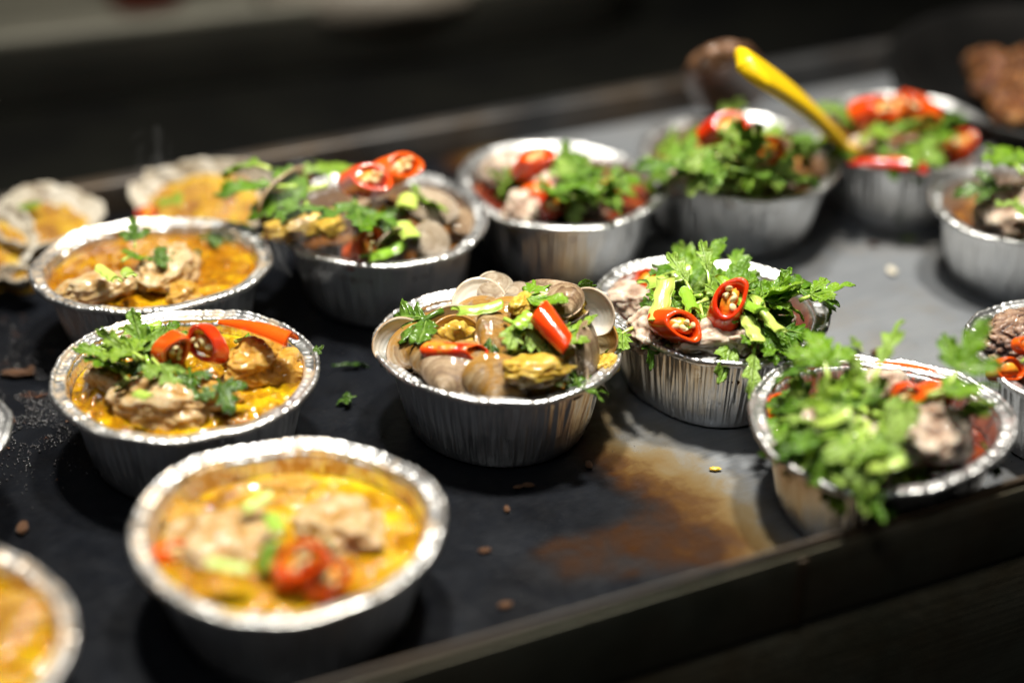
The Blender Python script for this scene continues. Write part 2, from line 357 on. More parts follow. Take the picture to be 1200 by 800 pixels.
# ================================================================== FOIL CUPS
H = .040
RIMS = dict(
B1=[(150,618),(168,578),(215,543),(290,520),(350,514),(420,521),(480,543),(517,583),(524,605),(515,640),(482,677),(428,709),(360,729),(300,734),(240,722),(192,697),(162,663)],
B2=[(56,451),(62,430),(85,408),(132,378),(178,367),(238,364),(297,370),(340,381),(365,398),(373,421),(365,451),(340,480),(306,500),(255,514),(204,517),(144,514),(93,500),(66,476)],
B3=[(32,327),(42,302),(76,279),(123,264),(170,256),(221,255),(272,264),(310,281),(322,300),(314,319),(289,336),(246,353),(191,366),(140,367),(85,358),(47,347)],
B4=[(571,260),(567,242),(552,226),(527,211),(502,205),(440,200),(390,206),(345,225),(320,255),(340,287),(365,302),(400,311),(445,314),(485,311),(527,300),(555,285)],
B5=[(535,205),(541,191),(563,180),(591,172),(627,168),(662,169),(700,174),(734,184),(767,200),(781,219),(779,235),(762,250),(734,260),(691,269),(653,271),(615,266),(582,256),(556,238),(541,219)],
B6=[(694,338),(710,321),(735,310),(771,304),(817,303),(867,307),(905,316),(944,332),(969,354),(972,376),(960,398),(938,415),(908,426),(872,430),(834,426),(798,416),(762,402),(732,389),(713,368),(699,351)],
B7=[(876,471),(884,450),(906,434),(938,422),(967,417),(1023,417),(1068,424),(1107,435),(1153,452),(1179,471),(1192,497),(1188,520),(1169,539),(1136,559),(1094,575),(1055,582),(1006,578),(958,567),(925,552),(899,526),(883,497)],
B8=[(745,176),(756,160),(784,146),(864,134),(930,148),(976,178),(984,192),(980,212),(960,226),(920,234),(872,236),(824,228),(784,212),(756,192)],
B9=[(950,140),(965,122),(1000,114),(1056,112),(1104,118),(1144,134),(1164,156),(1166,174),(1144,192),(1104,202),(1048,203),(1000,192),(968,176),(952,160)],
B10=[(1090,228),(1104,208),(1140,196),(1200,190),(1260,192),(1310,207),(1335,235),(1320,262),(1280,279),(1240,286),(1200,286),(1168,280),(1128,268),(1100,252)],
B11=[(1133,389),(1138,372),(1154,361),(1176,356),(1200,353),(1250,353),(1310,362),(1370,385),(1400,420),(1380,455),(1330,475),(1270,480),(1230,472),(1200,460),(1165,441),(1143,424),(1135,411)],
B12=[(0,640),(15,645),(37,656),(62,679),(85,707),(92,728),(86,760),(75,785),(60,805),(30,830),(-20,855),(-100,872),(-180,860),(-250,820),(-285,760),(-280,710),(-230,660),(-150,632),(-60,628)],
B13=[(0,472),(9,484),(13,497),(11,515),(0,531),(-30,550),(-80,562),(-150,570),(-220,560),(-270,535),(-290,500),(-275,470),(-220,445),(-150,435),(-80,440),(-30,455)],
CL=[(435,405),(440,385),(462,366),(500,347),(545,337),(600,335),(660,345),(700,362),(725,380),(733,405),(722,428),(700,447),(660,468),(615,475),(570,474),(520,462),(470,444),(443,423)])
class Cup: pass
CUPS = {}
def fit(pts, K=3):
    q = np.array([P(x, y, H)[:2] for x, y in pts]); c = (q.max(0)+q.min(0))/2; r = q-c
    th = np.arctan2(r[:, 1], r[:, 0]); R = np.hypot(r[:, 0], r[:, 1])
    A = np.stack([np.ones_like(th)]+[f(k*th) for k in range(1, K+1) for f in (np.cos, np.sin)], 1)
    L = np.diag([0]+[.02*k**3 for k in range(1, K+1) for _ in (0, 1)])
    co = np.linalg.solve(A.T@A+L, A.T@R); return c, co
def Rf(co, th, keep=1.0):
    s = co[0]; k = 1
    for i in range(1, len(co), 2):
        s += keep*(co[i]*math.cos(k*th)+co[i+1]*math.sin(k*th)); k += 1
    return s
def make_cup(key, foil, label, seed):
    c, co = fit(RIMS[key]); cup = Cup(); cup.c = c; cup.co = co; CUPS[key] = cup
    e = empty('foil_cup', (c[0], c[1], .0006)); tag(e, label, 'foil cup', 'round foil cups of food on the griddle')
    off = seed*7.31
    # rim: rolled bead and two shallow steps
    prof = [(.0012, H-.0026), (.0003, H-.0022), (.0, H-.0013), (.0001, H-.0003), (.0008, H+.0003), (.0017, H+.0001), (.0021, H-.0006), (.0027, H-.0010), (.0042, H-.0010), (.0054, H-.0008), (.0062, H-.0012), (.0067, H-.0024)]
    N = 420; v = []; inn = []
    for i, (d, z) in enumerate(prof):
        for j in range(N):
            th = 2*PI*j/N; cs, sn = math.cos(th), math.sin(th)
            a = mn.noise(Vector((cs*34+off, sn*34, 1.3))); b = mn.noise(Vector((cs*75+off, sn*75, i*.4)))
            g = mn.noise(Vector((cs*2.2+off, sn*2.2, 7)))
            k = min(1, i/3)
            zz = z+.00045*a*k+.00028*b*k+.0017*g
            dn = mn.noise(Vector((cs*4.5+off, sn*4.5, 3))); R = Rf(co, th)-d+.00030*a+.00025*b+.0007*dn
            v.append((R*cs, R*sn, zz)); inn.append(.55 if i >= 5 else .1)
    me = mesh('rim', v, grid_faces(len(prof), N, True)); set_attr(me, 'inner', inn)
    r = obj('rim', me, FOIL[foil], e); solid(r, .00022)
    # wall with pleats, and the bottom
    N = 560; v = []; inn = []; M = 17
    for i in range(M):
        t = i/(M-1); z = (H-.0024)*(1-t)+.0012*t; d = .0067+.0066*t
        if t > .93: d += .0006
        A = math.sin(PI*min(1, t*1.05+.02))**.5 if t < .95 else .35
        for j in range(N):
            th = 2*PI*j/N; cs, sn = math.cos(th), math.sin(th)
            n1 = mn.noise(Vector((cs*17+off, sn*17, z*22+sn*.3))); n2 = mn.noise(Vector((cs*31+off, sn*31, z*30))); n3 = mn.noise(Vector((cs*6+off, sn*6, z*14)))
            disp = (.0016*(abs(n1)-.22)+.0017*(abs(n2)-.2))*A+.0009*n3*A
            g = mn.noise(Vector((cs*2.2+off, sn*2.2, 7)))
            R = Rf(co, th, 1-.45*t)-d+disp
            v.append((R*cs, R*sn, z+.0017*g*(1-t))); inn.append(1.0)
    f = grid_faces(M, N, True); b0 = len(v)
    for i, (dd, z) in enumerate(((.0010, .0004), (.003, .0001), (.012, .0003), (.028, .0002))):
        for j in range(N):
            th = 2*PI*j/N; R = Rf(co, th, .55)-.0138-dd
            v.append((R*math.cos(th), R*math.sin(th), z)); inn.append(1.0)
    f += grid_faces(5, N, True, b0-N); f.append(tuple(b0+3*N+j for j in range(N)))
    me = mesh('wall', v, f); set_attr(me, 'inner', inn)
    w = obj('wall', me, FOIL[foil], e); me.materials.append(FOIL['clean']); solid(w, .00018).modifiers[-1].material_offset = 1
    cup.e = e; cup.off = off
    return cup
def make_soup(key, kind, depth, label, amp=.0012, name='soup'):
    """liquid surface with a skirt that follows the cup wall down"""
    cup = CUPS[key]; zt = H-depth; off = cup.off
    t = (H-.0024-zt)/(H-.0036); N = 180; M = 60; v = []
    for i in range(M):
        q = (i+1)/M
        for j in range(N):
            th = 2*PI*j/N
            R = (Rf(cup.co, th, 1-.45*t)-(.0067+.0066*t)-.0003)*q; x, y = R*math.cos(th), R*math.sin(th)
            n = mn.fractal(Vector((x*85+off, y*85, 2)), 1, 2, 4)
            n2 = 1-abs(mn.noise(Vector((x*160+off, y*160, 5))))*2
            v.append((x, y, zt+(amp*n+amp*.45*n2)*min(1, (1-q)*14)))
    v.append((0, 0, zt+amp*.3)); ct = len(v)-1
    f = grid_faces(M, N, True)+[(ct, j, (j+1) % N) for j in range(N)]
    b0 = (M-1)*N; L = len(v); t2 = 1
    for zz in (zt-.004, .006):
        tt = (H-.0024-zz)/(H-.0036)
        for j in range(N):
            th = 2*PI*j/N; R = Rf(cup.co, th, 1-.45*tt)-(.0067+.0066*tt)-.0012
            v.append((R*math.cos(th), R*math.sin(th), zz))
    for a, b in ((b0, L), (L, L+N)):
        for j in range(N): f.append((a+j, a+(j+1) % N, b+(j+1) % N, b+j))
    f.append(tuple(L+N+j for j in range(N)))
    me = mesh(name, v, f)
    bm = bmesh.new(); bm.from_mesh(me); bmesh.ops.recalc_face_normals(bm, faces=bm.faces); bm.to_mesh(me); bm.free()
    o = obj(name, me, SOUP[kind], None, (cup.c[0], cup.c[1], .0006)); tag(o, label, 'sauce'); return o
make_cup('B1', 'curry', 'foil cup of yellow curry nearest the camera, in the foreground left of centre', 1)
make_cup('B2', 'curry', 'yellow-stained foil cup of chicken curry with a long red chili wedge on top', 2)
make_cup('B3', 'curry', 'foil cup of orange curry with two green stem pieces, in front of the grilled oysters', 3)
make_cup('B4', 'clean', 'foil cup of clams at the back left, topped with green leaves and red chili', 4)
make_cup('CL', 'light', 'foil cup heaped with open clams in the centre of the griddle', 5)
make_cup('B5', 'clean', 'blurred foil cup at the back centre, orange chili slice and red broth in it', 6)
make_cup('B6', 'clean', 'foil cup of pale chicken, two cut chilies and celery leaves right of the clam cup', 7)
make_cup('B7', 'red', 'foil cup at the front right heaped with celery leaves spilling over its near rim', 8)
make_cup('B8', 'clean', 'back foil cup piled with greens and two red chilies, left of the yellow spoon', 9)
make_cup('B9', 'clean', 'farthest foil cup, the one with the yellow spoon resting in it', 10)
make_cup('B10', 'clean', 'upper foil cup of the two cut by the right edge, greens on meat', 11)
make_cup('B11', 'clean', 'lower foil cup of the two cut by the right edge, with browned meat', 12)
make_cup('B12', 'heavy', 'foil cup of plain orange curry cut off by the bottom left corner', 13)
make_cup('B13', 'clean', 'sliver of a foil cup rim at the left edge of the photo', 14)
make_soup('B1', 'curry', .0105, 'thick yellow curry sauce in the cup nearest the camera', .0013)
make_soup('B2', 'curry', .0075, 'glossy yellow orange curry sauce around the chicken under the chili wedge', .0030)
make_soup('B3', 'orange', .0065, 'thin orange curry sauce in the cup in front of the grilled oysters', .0012)
make_soup('B4', 'brown', .012, 'dark brown broth under the clams at the back left', .0012)
make_soup('CL', 'clam', .0055, 'oily yellow brown sauce under the clams of the centre cup', .0022)
make_soup('B5', 'red', .0085, 'red brown broth in the blurred cup at the back centre', .0012)
make_soup('B6', 'red', .0135, 'dark red broth around the pale chicken right of the clam cup', .0010)
make_soup('B7', 'red', .0125, 'dark red broth under the heap of leaves at the front right', .0012)
make_soup('B8', 'brown', .010, 'brown broth under the greens of the cup left of the yellow spoon', .0010)
make_soup('B9', 'brown', .009, 'reddish broth in the farthest cup under the yellow spoon', .0010)
make_soup('B10', 'brown', .014, 'brown yellow broth in the upper cup at the right edge', .0010)
make_soup('B11', 'red', .012, 'dark broth round the browned meat in the lower cup at the right edge', .0010)
make_soup('B12', 'curry', .008, 'orange curry filling the cup in the bottom left corner', .0022)
make_soup('B13', 'curry', .012, 'curry in the cup cut by the left edge of the photo', .0012)

# ================================================================== FOOD PROTOTYPES (meshes)
def lump(name, seed, sub=5, lobes=1.9, amp=.22, crease=.12, dims=(1, .75, .6)):
    bm = bmesh.new(); bmesh.ops.create_icosphere(bm, subdivisions=sub, radius=1); cav = []
    for v in bm.verts:
        p = v.co.copy(); q = p+Vector((seed*3.7, seed*1.9, 0))
        big = mn.noise(q*lobes*.8); md = mn.noise(q*lobes*2.1)
        rd = 1-abs(mn.noise(q*lobes*1.7+Vector((9, 2, 1))))*2.0
        r2 = 1-abs(mn.noise(q*lobes*4.2))*2
        fn = mn.fractal(q*9, 1, 2, 3)
        d = amp*big+amp*.35*md-crease*max(0, rd)**4-crease*.4*max(0, r2)**3+.010*fn
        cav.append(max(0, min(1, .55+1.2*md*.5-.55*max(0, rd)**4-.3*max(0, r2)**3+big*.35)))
        r = 1+d
        v.co = Vector((p.x*r*dims[0], p.y*r*dims[1], p.z*r*dims[2]))
    me = bpy.data.meshes.new(name); bm.to_mesh(me); bm.free(); set_attr(me, 'cav', cav); return me
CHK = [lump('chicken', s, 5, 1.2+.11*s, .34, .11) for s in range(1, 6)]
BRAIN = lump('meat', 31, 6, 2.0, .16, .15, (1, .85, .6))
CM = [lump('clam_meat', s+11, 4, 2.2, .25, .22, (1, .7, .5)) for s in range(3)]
def with_mat(me, mat, cache={}):
    k = (me.name, mat.name)
    if k not in cache:
        m = me.copy(); m.materials.clear(); m.materials.append(mat)
        m.polygons.foreach_set('use_smooth', [True]*len(m.polygons)); cache[k] = m
    return cache[k]
def chunk(me, mat, x, y, z, size, rot, label, name='chicken_piece', cat='chicken piece', group='chicken pieces in the foil cups', dims=None):
    o = bpy.data.objects.new(name, with_mat(me, mat)); COL.objects.link(o)
    o.location = P(x, y, z); o.rotation_euler = tuple(math.radians(a) for a in rot)
    o.scale = (size,)*3 if dims is None else tuple(size*d for d in dims)
    return tag(o, label, cat, group)
# ---- leaves
def bend(p, k):
    if abs(k) < 1e-4: return p
    a = p.y*k; r = 1/k - p.z
    return Vector((p.x, math.sin(a)*r, 1/k-math.cos(a)*r))
def blade_strip(L, W, seed, ox=0, oy=0, yaw=0, fold=.35, lob=3, ruffle=.12):
    nt, ns = 30, 5; v = []; rib = []
    rnd = random.Random(seed); ph = rnd.random()*6; asym = rnd.uniform(-.1, .1)
    for i in range(nt+1):
        t = i/nt
        env = (math.sin(PI*min(1, t**.85*.97+.015))**.75)*(1-.15*t)
        for j in range(-ns, ns+1):
            s = j/ns; sd = 1+asym*(1 if s > 0 else -1)
            saw = (t*lob*1.0+.25*(s > 0)) % 1.0
            deep = .36+.64*(saw**.7)*(1-max(0, saw-.84)*4.8)
            th = (t*lob*4.2+.3) % 1.0; teeth = 1-.20*th
            w = W*env*sd*deep*teeth
            x = s*w; y = L*t+abs(s)*w*.55
            z = fold*abs(s)*w*(1-.4*abs(s))+ruffle*w*math.sin(t*15+ph+s*2.2)*abs(s)+.05*W*math.sin(s*9+t*9)
            cy, sy = math.cos(yaw), math.sin(yaw)
            v.append(Vector((ox+x*cy-y*sy, oy+x*sy+y*cy, z)))
            vein = .62*max(0, math.cos((t*lob*3.1-abs(s)*.9)*2*PI))**6*(1-abs(s)*.5)
            rib.append(max(1-abs(s)*4.5, vein, 0))
    nc = 2*ns+1
    return v, [(i*nc+j, i*nc+j+1, (i+1)*nc+j+1, (i+1)*nc+j) for i in range(nt) for j in range(nc-1)], rib
def tube_pts(pts, rads, n=8):
    v = []; f = []
    for i, p in enumerate(pts):
        d = (pts[min(i+1, len(pts)-1)]-pts[max(i-1, 0)]).normalized()
        a = d.orthogonal().normalized() if i == 0 else (a-d*a.dot(d)).normalized()
        b = d.cross(a)
        for j in range(n):
            q = 2*PI*j/n; v.append(p+(a*math.cos(q)+b*math.sin(q))*rads[i])
    f = grid_faces(len(pts), n, True)
    f.append(tuple(range(n))[::-1]); f.append(tuple((len(pts)-1)*n+j for j in range(n)))
    return v, f
def sprig(seed, curv=10.0, L=.026, three=True, wide=.42):
    """blade mesh + stem mesh of one celery leaf; y forward, z up, base at origin"""
    rnd = random.Random(seed); V = []; Fc = []; R = []
    parts = [(L, L*wide, 0, .30*L, 0)]
    if three: parts += [(L*.72, L*wide*.8, 0, .30*L, math.radians(rnd.uniform(42, 62))), (L*.72, L*wide*.8, 0, .30*L, -math.radians(rnd.uniform(42, 62)))]
    for k, (l, w, ox, oy, yaw) in enumerate(parts):
        v, f, r = blade_strip(l, w, seed*5+k, ox, oy, yaw, rnd.uniform(.1, .55), rnd.choice((2.3, 3.2)), rnd.uniform(.1, .28))
        b = len(V)
        for p in v: p.z += k*.0004+.0012*mn.noise(Vector((p.x*90, p.y*90, seed)))*2
        V += v; Fc += [tuple(i+b for i in q) for q in f]; R += r
    tw = rnd.uniform(-18, 18)
    def dfm(p):
        a = p.y*tw; p = Vector((p.x*math.cos(a)-p.z*math.sin(a), p.y, p.x*math.sin(a)+p.z*math.cos(a)))
        return bend(p, -curv)
    V = [dfm(p) for p in V]
    me = mesh('blade', V, Fc); set_attr(me, 'rib', R)
    pts = [dfm(Vector((0, L*(.02+.13*i)*1.0, -.0005))) for i in range(0, 6)]
    sv, sf = tube_pts(pts, [.0013, .0012, .0011, .0009, .0007, .0003], 8)
    return me, mesh('stem', sv, sf)
SPR = [sprig(s, c, l, th, w) for s, c, l, th, w in [(1, 14, .025, True, .34), (2, 30, .023, True, .40), (3, -18, .027, True, .32), (4, 45, .022, False, .40), (5, 8, .030, False, .26), (6, 22, .027, True, .42), (7, -30, .022, True, .40), (8, 50, .027, True, .34)]]
def orient(d, spin=0.0):
    """rotation taking local +Z to d, spun about it"""
    d = Vector(d).normalized(); q = Vector((0, 0, 1)).rotation_difference(d)
    return (q.to_matrix() @ Matrix.Rotation(math.radians(spin), 3, 'Z')).to_euler()
def leaf(k, x, y, z, yaw, tilt=(0, 0), size=1.0, label='', group=None, mat=None, stem_mat=None, name='celery_leaf', cat='leaf'):
    """yaw: degrees the leaf points (0 = away from camera), tilt: (pitch up, roll)"""
    b, s = SPR[k % len(SPR)]
    e = empty(name, P(x, y, z)); tag(e, label, cat, group)
    e.rotation_euler = (Matrix.Rotation(math.radians(yaw), 3, 'Z') @ Matrix.Rotation(math.radians(tilt[0]), 3, 'X') @ Matrix.Rotation(math.radians(tilt[1]), 3, 'Y')).to_euler()
    e.scale = (size*(.80 if group is None and x < 700 else .56),)*3
    o = bpy.data.objects.new('blade', with_mat(b, mat or M_LEAF)); COL.objects.link(o); o.parent = e; solid(o, .00016)
    if mat is M_LEAFD and stem_mat is None: stem_mat = M_LEAFD
    o2 = bpy.data.objects.new('stem', with_mat(s, stem_mat or M_STALK)); COL.objects.link(o2); o2.parent = e
    return e
def crescent(seed, L=.022, W=.0042, curve=20, th=.0016):
    """cut celery stalk: C-shaped section"""
    n, m = 14, 9; vo = []; vi = []
    for i in range(n):
        t = i/(n-1)
        for j in range(m):
            a = -1.15+2.3*j/(m-1)
            for lst, r in ((vo, W), (vi, W-th)):
                p = Vector((r*math.sin(a), L*(t-.5)+.0015*math.sin(a*2+seed), r*math.cos(a)-W*.6))
                p.x += .0004*math.sin(i*1.3+seed); lst.append(bend(p, curve))
    f = grid_faces(n, m)+[tuple(reversed([k+n*m for k in q])) for q in grid_faces(n, m)]
    N = n*m
    for i in range(n-1):
        for j in (0, m-1):
            a, b = i*m+j, (i+1)*m+j; f.append((a, b, b+N, a+N) if j else (b, a, a+N, b+N))
    for j in range(m-1):
        a, b = j, j+1; f.append((a, b, b+N, a+N)); a, b = (n-1)*m+j, (n-1)*m+j+1; f.append((b, a, a+N, b+N))
    return mesh('stalk', vo+vi, f)
STK = [crescent(1), crescent(2, .016, .0036, 5), crescent(3, .028, .0034, 32), crescent(4, .012, .0048, 0)]
def stalk(k, x, y, z, yaw, tilt, size, label, group=None):
    o = bpy.data.objects.new('celery_stalk_piece', with_mat(STK[k], M_STALK)); COL.objects.link(o); o.location = P(x, y, z); subd(o)
    o.rotation_euler = (Matrix.Rotation(math.radians(yaw), 3, 'Z') @ Matrix.Rotation(math.radians(tilt[0]), 3, 'X') @ Matrix.Rotation(math.radians(tilt[1]), 3, 'Y')).to_euler(); o.scale = (size*.72,)*3
    return tag(o, label, 'celery piece', group)
# ---- chili slices: axis along local Z
def chili_meshes(seed, R=.0080, L=.0125, th=.0023, slant=.35, taper=.88, squash=.86):
    rnd = random.Random(seed); n = 40; rings = []
    def pt(r, z, a):
        k = 1+.06*math.cos(3*a+seed)+.03*math.sin(2*a+seed*2)+.10*mn.noise(Vector((math.cos(a)*1.6+seed, math.sin(a)*1.6, z*160)))
        rr = r*k*(1-(1-taper)*(z/L+.5)) if r > 0 else 0
        x, y = rr*math.cos(a), rr*squash*math.sin(a)
        return Vector((x, y, z+slant*x*(1 if z > 0 else .6)))
    h = L/2; v = []
    seq = [(R-th, h*.2), (R-th, h*.9), (R-th*.8, h), (R-th*.2, h*1.0), (R, h*.93), (R*1.02, h*.4), (R*1.02, -h*.4), (R, -h*.93), (R-th*.2, -h), (R-th*.8, -h), (R-th, -h*.9), (R-th, -h*.2)]
    for r, z in seq:
        for j in range(n): v.append(pt(r, z, 2*PI*j/n))
    f = []
    for i in range(len(seq)):
        k = (i+1) % len(seq)
        for j in range(n):
            m = (j+1) % n; f.append((i*n+j, k*n+j, k*n+m, i*n+m))
    skin = mesh('skin', v, f)
    # pith: three lobed septum recessed inside
    v = []; f = []; m = 48; lay = [-h*.82, -h*.3, h*.3, h*.80]
    for li, z in enumerate(lay):
        for j in range(m):
            a = 2*PI*j/m; lobe = max(0, math.cos(1.5*a+seed))**2
            r = (R-th)*(.68+.32*lobe)+.0003*mn.noise(Vector((math.cos(a)*4, math.sin(a)*4, z*900)))
            v.append(pt(r, z, a))
    f = grid_faces(len(lay), m, True); f.append(tuple(range(m))[::-1]); f.append(tuple(3*m+j for j in range(m)))
    pith = mesh('pith', v, f)
    sd = []
    for q in range(9):
        a = rnd.random()*2*PI; r = (R-th)*rnd.uniform(.3, .78); z = (h*rnd.uniform(.84, 1.04))*(1 if q < 6 else -1)
        sd.append((pt(r, z, a), Euler((rnd.random()*3, rnd.random()*3, rnd.random()*3))))
    return skin, pith, sd
bm = bmesh.new(); bmesh.ops.create_icosphere(bm, subdivisions=2, radius=1)
for v in bm.verts: v.co = Vector((v.co.x*.00165, v.co.y*.00135, v.co.z*.0006*(1.2-.3*abs(v.co.x))))
SEED = bpy.data.meshes.new('seed'); bm.to_mesh(SEED); bm.free(); SEED = with_mat(SEED, M_SEED)
CHI = [chili_meshes(1, slant=.55, squash=.78), chili_meshes(2, .0072, .008, .0014, .5), chili_meshes(3, .0068, .020, .0016, .75, .70, .72), chili_meshes(4, .0064, .006, .0013, .2)]
def chili(k, x, y, z, axis, spin, size, label, seeds=9, group='red chili slices on the food', skin=None):
    s, p, sd = CHI[k]; e = empty('chili_slice', P(x, y, z)); tag(e, label, 'chili slice', group)
    e.rotation_euler = orient(axis, spin); e.scale = (size,)*3
    for nm, me, mt in (('skin', s, skin or M_CHILI), ('pith', p, M_PITH)):
        o = bpy.data.objects.new(nm, with_mat(me, mt)); COL.objects.link(o); o.parent = e
        if nm == 'skin': subd(o)
    for q, (pp, ro) in enumerate(sd[:seeds]):
        o = bpy.data.objects.new('seed', SEED); COL.objects.link(o); o.parent = e; o.location = pp; o.rotation_euler = ro
    return e
def wedge(x, y, z, yaw, tilt, L, label, R=.0048, group='red chili slices on the food'):
    n, m = 20, 13; v = []; N = n*m
    for lay in (0, 1):
        for i in range(n):
            t = i/(n-1); r = R*(1-.75*t**1.6)-(.0012 if lay else 0)*(1-.6*t)
            for j in range(m):
                a = -1.5+3.0*j/(m-1)
                v.append(Vector((r*math.sin(a), L*(t-.5)+.001*math.cos(a), r*math.cos(a)+.0015*math.sin(t*PI))))
    f = grid_faces(n, m)+[tuple(reversed([k+N for k in q])) for q in grid_faces(n, m)]
    for i in range(n-1):
        for j in (0, m-1):
            a, b = i*m+j, (i+1)*m+j; f.append((a, b, b+N, a+N) if j else (b, a, a+N, b+N))
    for j in range(m-1):
        a, b = j, j+1; f.append((a, b, b+N, a+N)); a, b = (n-1)*m+j, (n-1)*m+j+1; f.append((b, a, a+N, b+N))
    me = mesh('chili_wedge', v, f); o = obj('chili_wedge', me, M_CHILI, None, P(x, y, z)); subd(o)
    o.rotation_euler = (Matrix.Rotation(math.radians(yaw), 3, 'Z') @ Matrix.Rotation(math.radians(tilt[0]), 3, 'X') @ Matrix.Rotation(math.radians(tilt[1]), 3, 'Y')).to_euler()
    return tag(o, label, 'chili slice', group)
# ---- clam shells: umbo at +Y, dome towards +Z
def shell_mesh(seed, rx=.0135, ry=.0112, hd=.0042):
    S, A = 26, 56; v = []; gr = []; ux, uy = 0, ry*.90
    for i in range(S+1):
        s = (i/S)
        for j in range(A):
            a = 2*PI*j/A; k = 1-.10*max(0, math.sin(a))**2+.02*math.cos(2*a+seed)
            ox, oy = rx*k*math.cos(a), ry*(math.sin(a)+.06*math.cos(2*a))
            x, y = ux+(ox-ux)*s, uy+(oy-uy)*s
            rho = min(1, (x/rx)**2+(y/ry)**2)
            z = hd*(1-rho)**.62*(1+.25*y/ry)+.00011*math.sin(s*52+.5*math.sin(a*2))
            v.append((x, y, z)); gr.append(s)
    me = mesh('shell', v, [q[::-1] for q in grid_faces(S+1, A, True)]); set_attr(me, 'grow', gr); return me
SHM = [shell_mesh(1), shell_mesh(2, .0148, .0108, .0038), shell_mesh(3, .0108, .0095, .0042)]
def shell_obj(k, outer, inner, parent=None, nm='shell'):
    me = with_mat(SHM[k], outer)
    if len(me.materials) < 2: me.materials.append(inner)
    key = me.name+inner.name
    o = bpy.data.objects.new(nm, me); COL.objects.link(o)
    m = solid(o, .0008, -1).modifiers[-1]; m.material_offset = 1
    if parent: o.parent = parent
    return o
def shell_mats(k, outer, inner, cache={}):
    key = (k, outer.name, inner.name)
    if key not in cache:
        m = SHM[k].copy(); m.materials.clear(); m.materials.append(outer); m.materials.append(inner)
        m.polygons.foreach_set('use_smooth', [True]*len(m.polygons)); cache[key] = m
    return cache[key]
def half_shell(k, x, y, z, dome, spin, size, label, outer=None, inner=None, meat=False, parent=None):
    me = shell_mats(k, outer or M_SH_OUT, inner or M_SH_IN)
    root = empty('clam', P(x, y, z)); tag(root, label, 'clam', 'clams in the foil cups')
    root.rotation_euler = orient(dome, spin); root.scale = (size,)*3
    o = bpy.data.objects.new('shell', me); COL.objects.link(o); o.parent = root
    m = solid(o, .0008, -1).modifiers[-1]; m.material_offset = 1
    if meat:
        q = bpy.data.objects.new('meat', with_mat(CM[k % 3], M_CLAMMEAT)); COL.objects.link(q); q.parent = root
        q.location = (0, 0, -.0002); q.scale = (.0115, .0120, .0085)
    return root
def open_clam(k, x, y, z, up, spin, gape, size, label, outer=None, inner=None, meat=True):
    """two hinged halves; hinge axis = local X at +Y"""
    me = shell_mats(k, outer or M_SH_OUT, inner or M_SH_IN)
    root = empty('clam', P(x, y, z)); tag(root, label, 'clam', 'clams in the foil cups')
    root.rotation_euler = orient(up, spin); root.scale = (size,)*3
    for sg in (1, -1):
        o = bpy.data.objects.new('shell', me); COL.objects.link(o); o.parent = root
        m = solid(o, .0008, -1).modifiers[-1]; m.material_offset = 1
        hy = .0118; a = math.radians(gape/2)
        R = Matrix.Translation((0, hy, 0)) @ Matrix.Rotation(-a*sg, 4, 'X') @ Matrix.Translation((0, -hy, 0))
        if sg < 0: R = R @ Matrix.Rotation(PI, 4, 'Y')
        o.matrix_local = R
    if meat:
        q = bpy.data.objects.new('meat', with_mat(CM[k % 3], M_CLAMMEAT)); COL.objects.link(q); q.parent = root
        q.location = (0, .001, -.002); q.scale = (.0110, .0100, .0095)
    return root
# ================================================================== FOOD IN EACH CUP
def pile(key_label, group, n, cx, cy, rx, ry, z0, dz, seed, size=(.75, 1.1), mats=(M_LEAF,), tilt=30):
    rnd = random.Random(seed)
    for i in range(n):
        for _ in range(20):
            a, b = rnd.uniform(-1, 1), rnd.uniform(-1, 1)
            if a*a+b*b <= 1: break
        q = a*a+b*b
        leaf(rnd.randrange(8), cx+a*rx, cy+b*ry, z0+dz*(1-q)+rnd.uniform(0, .004), rnd.uniform(0, 360), (rnd.uniform(-tilt*.5, tilt), rnd.uniform(-tilt, tilt)), rnd.uniform(*size), key_label, group, rnd.choice(mats))
# ---- nearest curry cup
chunk(CHK[0], M_CHKC, 262, 640, .0285, .0205, (10, 0, 20), 'pale chicken piece left of the chili in the nearest yellow curry', dims=(1.0, 1.15, .72))
chunk(CHK[3], M_CHKC, 396, 616, .0280, .0215, (0, 15, 120), 'pale chicken piece at the back right of the nearest yellow curry', dims=(1.1, 1.0, .72))
chunk(CHK[2], M_CHKG, 205, 605, .027, .0115, (0, 15, 60), 'small sauce-covered chicken piece at the far left of the nearest curry cup')
chunk(CHK[4], M_CHKG, 330, 578, .0255, .0125, (0, 15, 160), 'sauce-covered chicken piece below the back rim of the nearest curry cup')
chili(0, 350, 664, .0390, (.2, -.5, .8), 20, 1.2, 'red chili slice between the two pale pieces in the nearest curry cup')
chili(1, 384, 680, .036, (.5, -.3, .6), 60, 1.0, 'orange red chili slice nearest the front rim of the nearest curry cup')
chili(1, 203, 652, .030, (.6, -.3, .4), 10, .9, 'half sunken red chili slice at the left side of the nearest curry cup')
stalk(3, 322, 612, .041, 20, (10, 0), 1.0, 'bright green celery piece at the middle of the nearest curry cup')
stalk(1, 300, 588, .041, -50, (5, 10), 1.0, 'yellow green celery piece near the back of the nearest curry cup')
leaf(3, 330, 628, .040, 150, (10, 10), .75, 'small green leaf beside the celery in the nearest curry cup')
leaf(1, 392, 645, .036, 60, (10, 20), .7, 'dark green leaf bit right of the chili in the nearest curry cup', mat=M_LEAFD)
stalk(1, 270, 662, .043, 80, (5, 10), 1.2, 'pale green celery piece on the left chicken piece of the nearest cup')
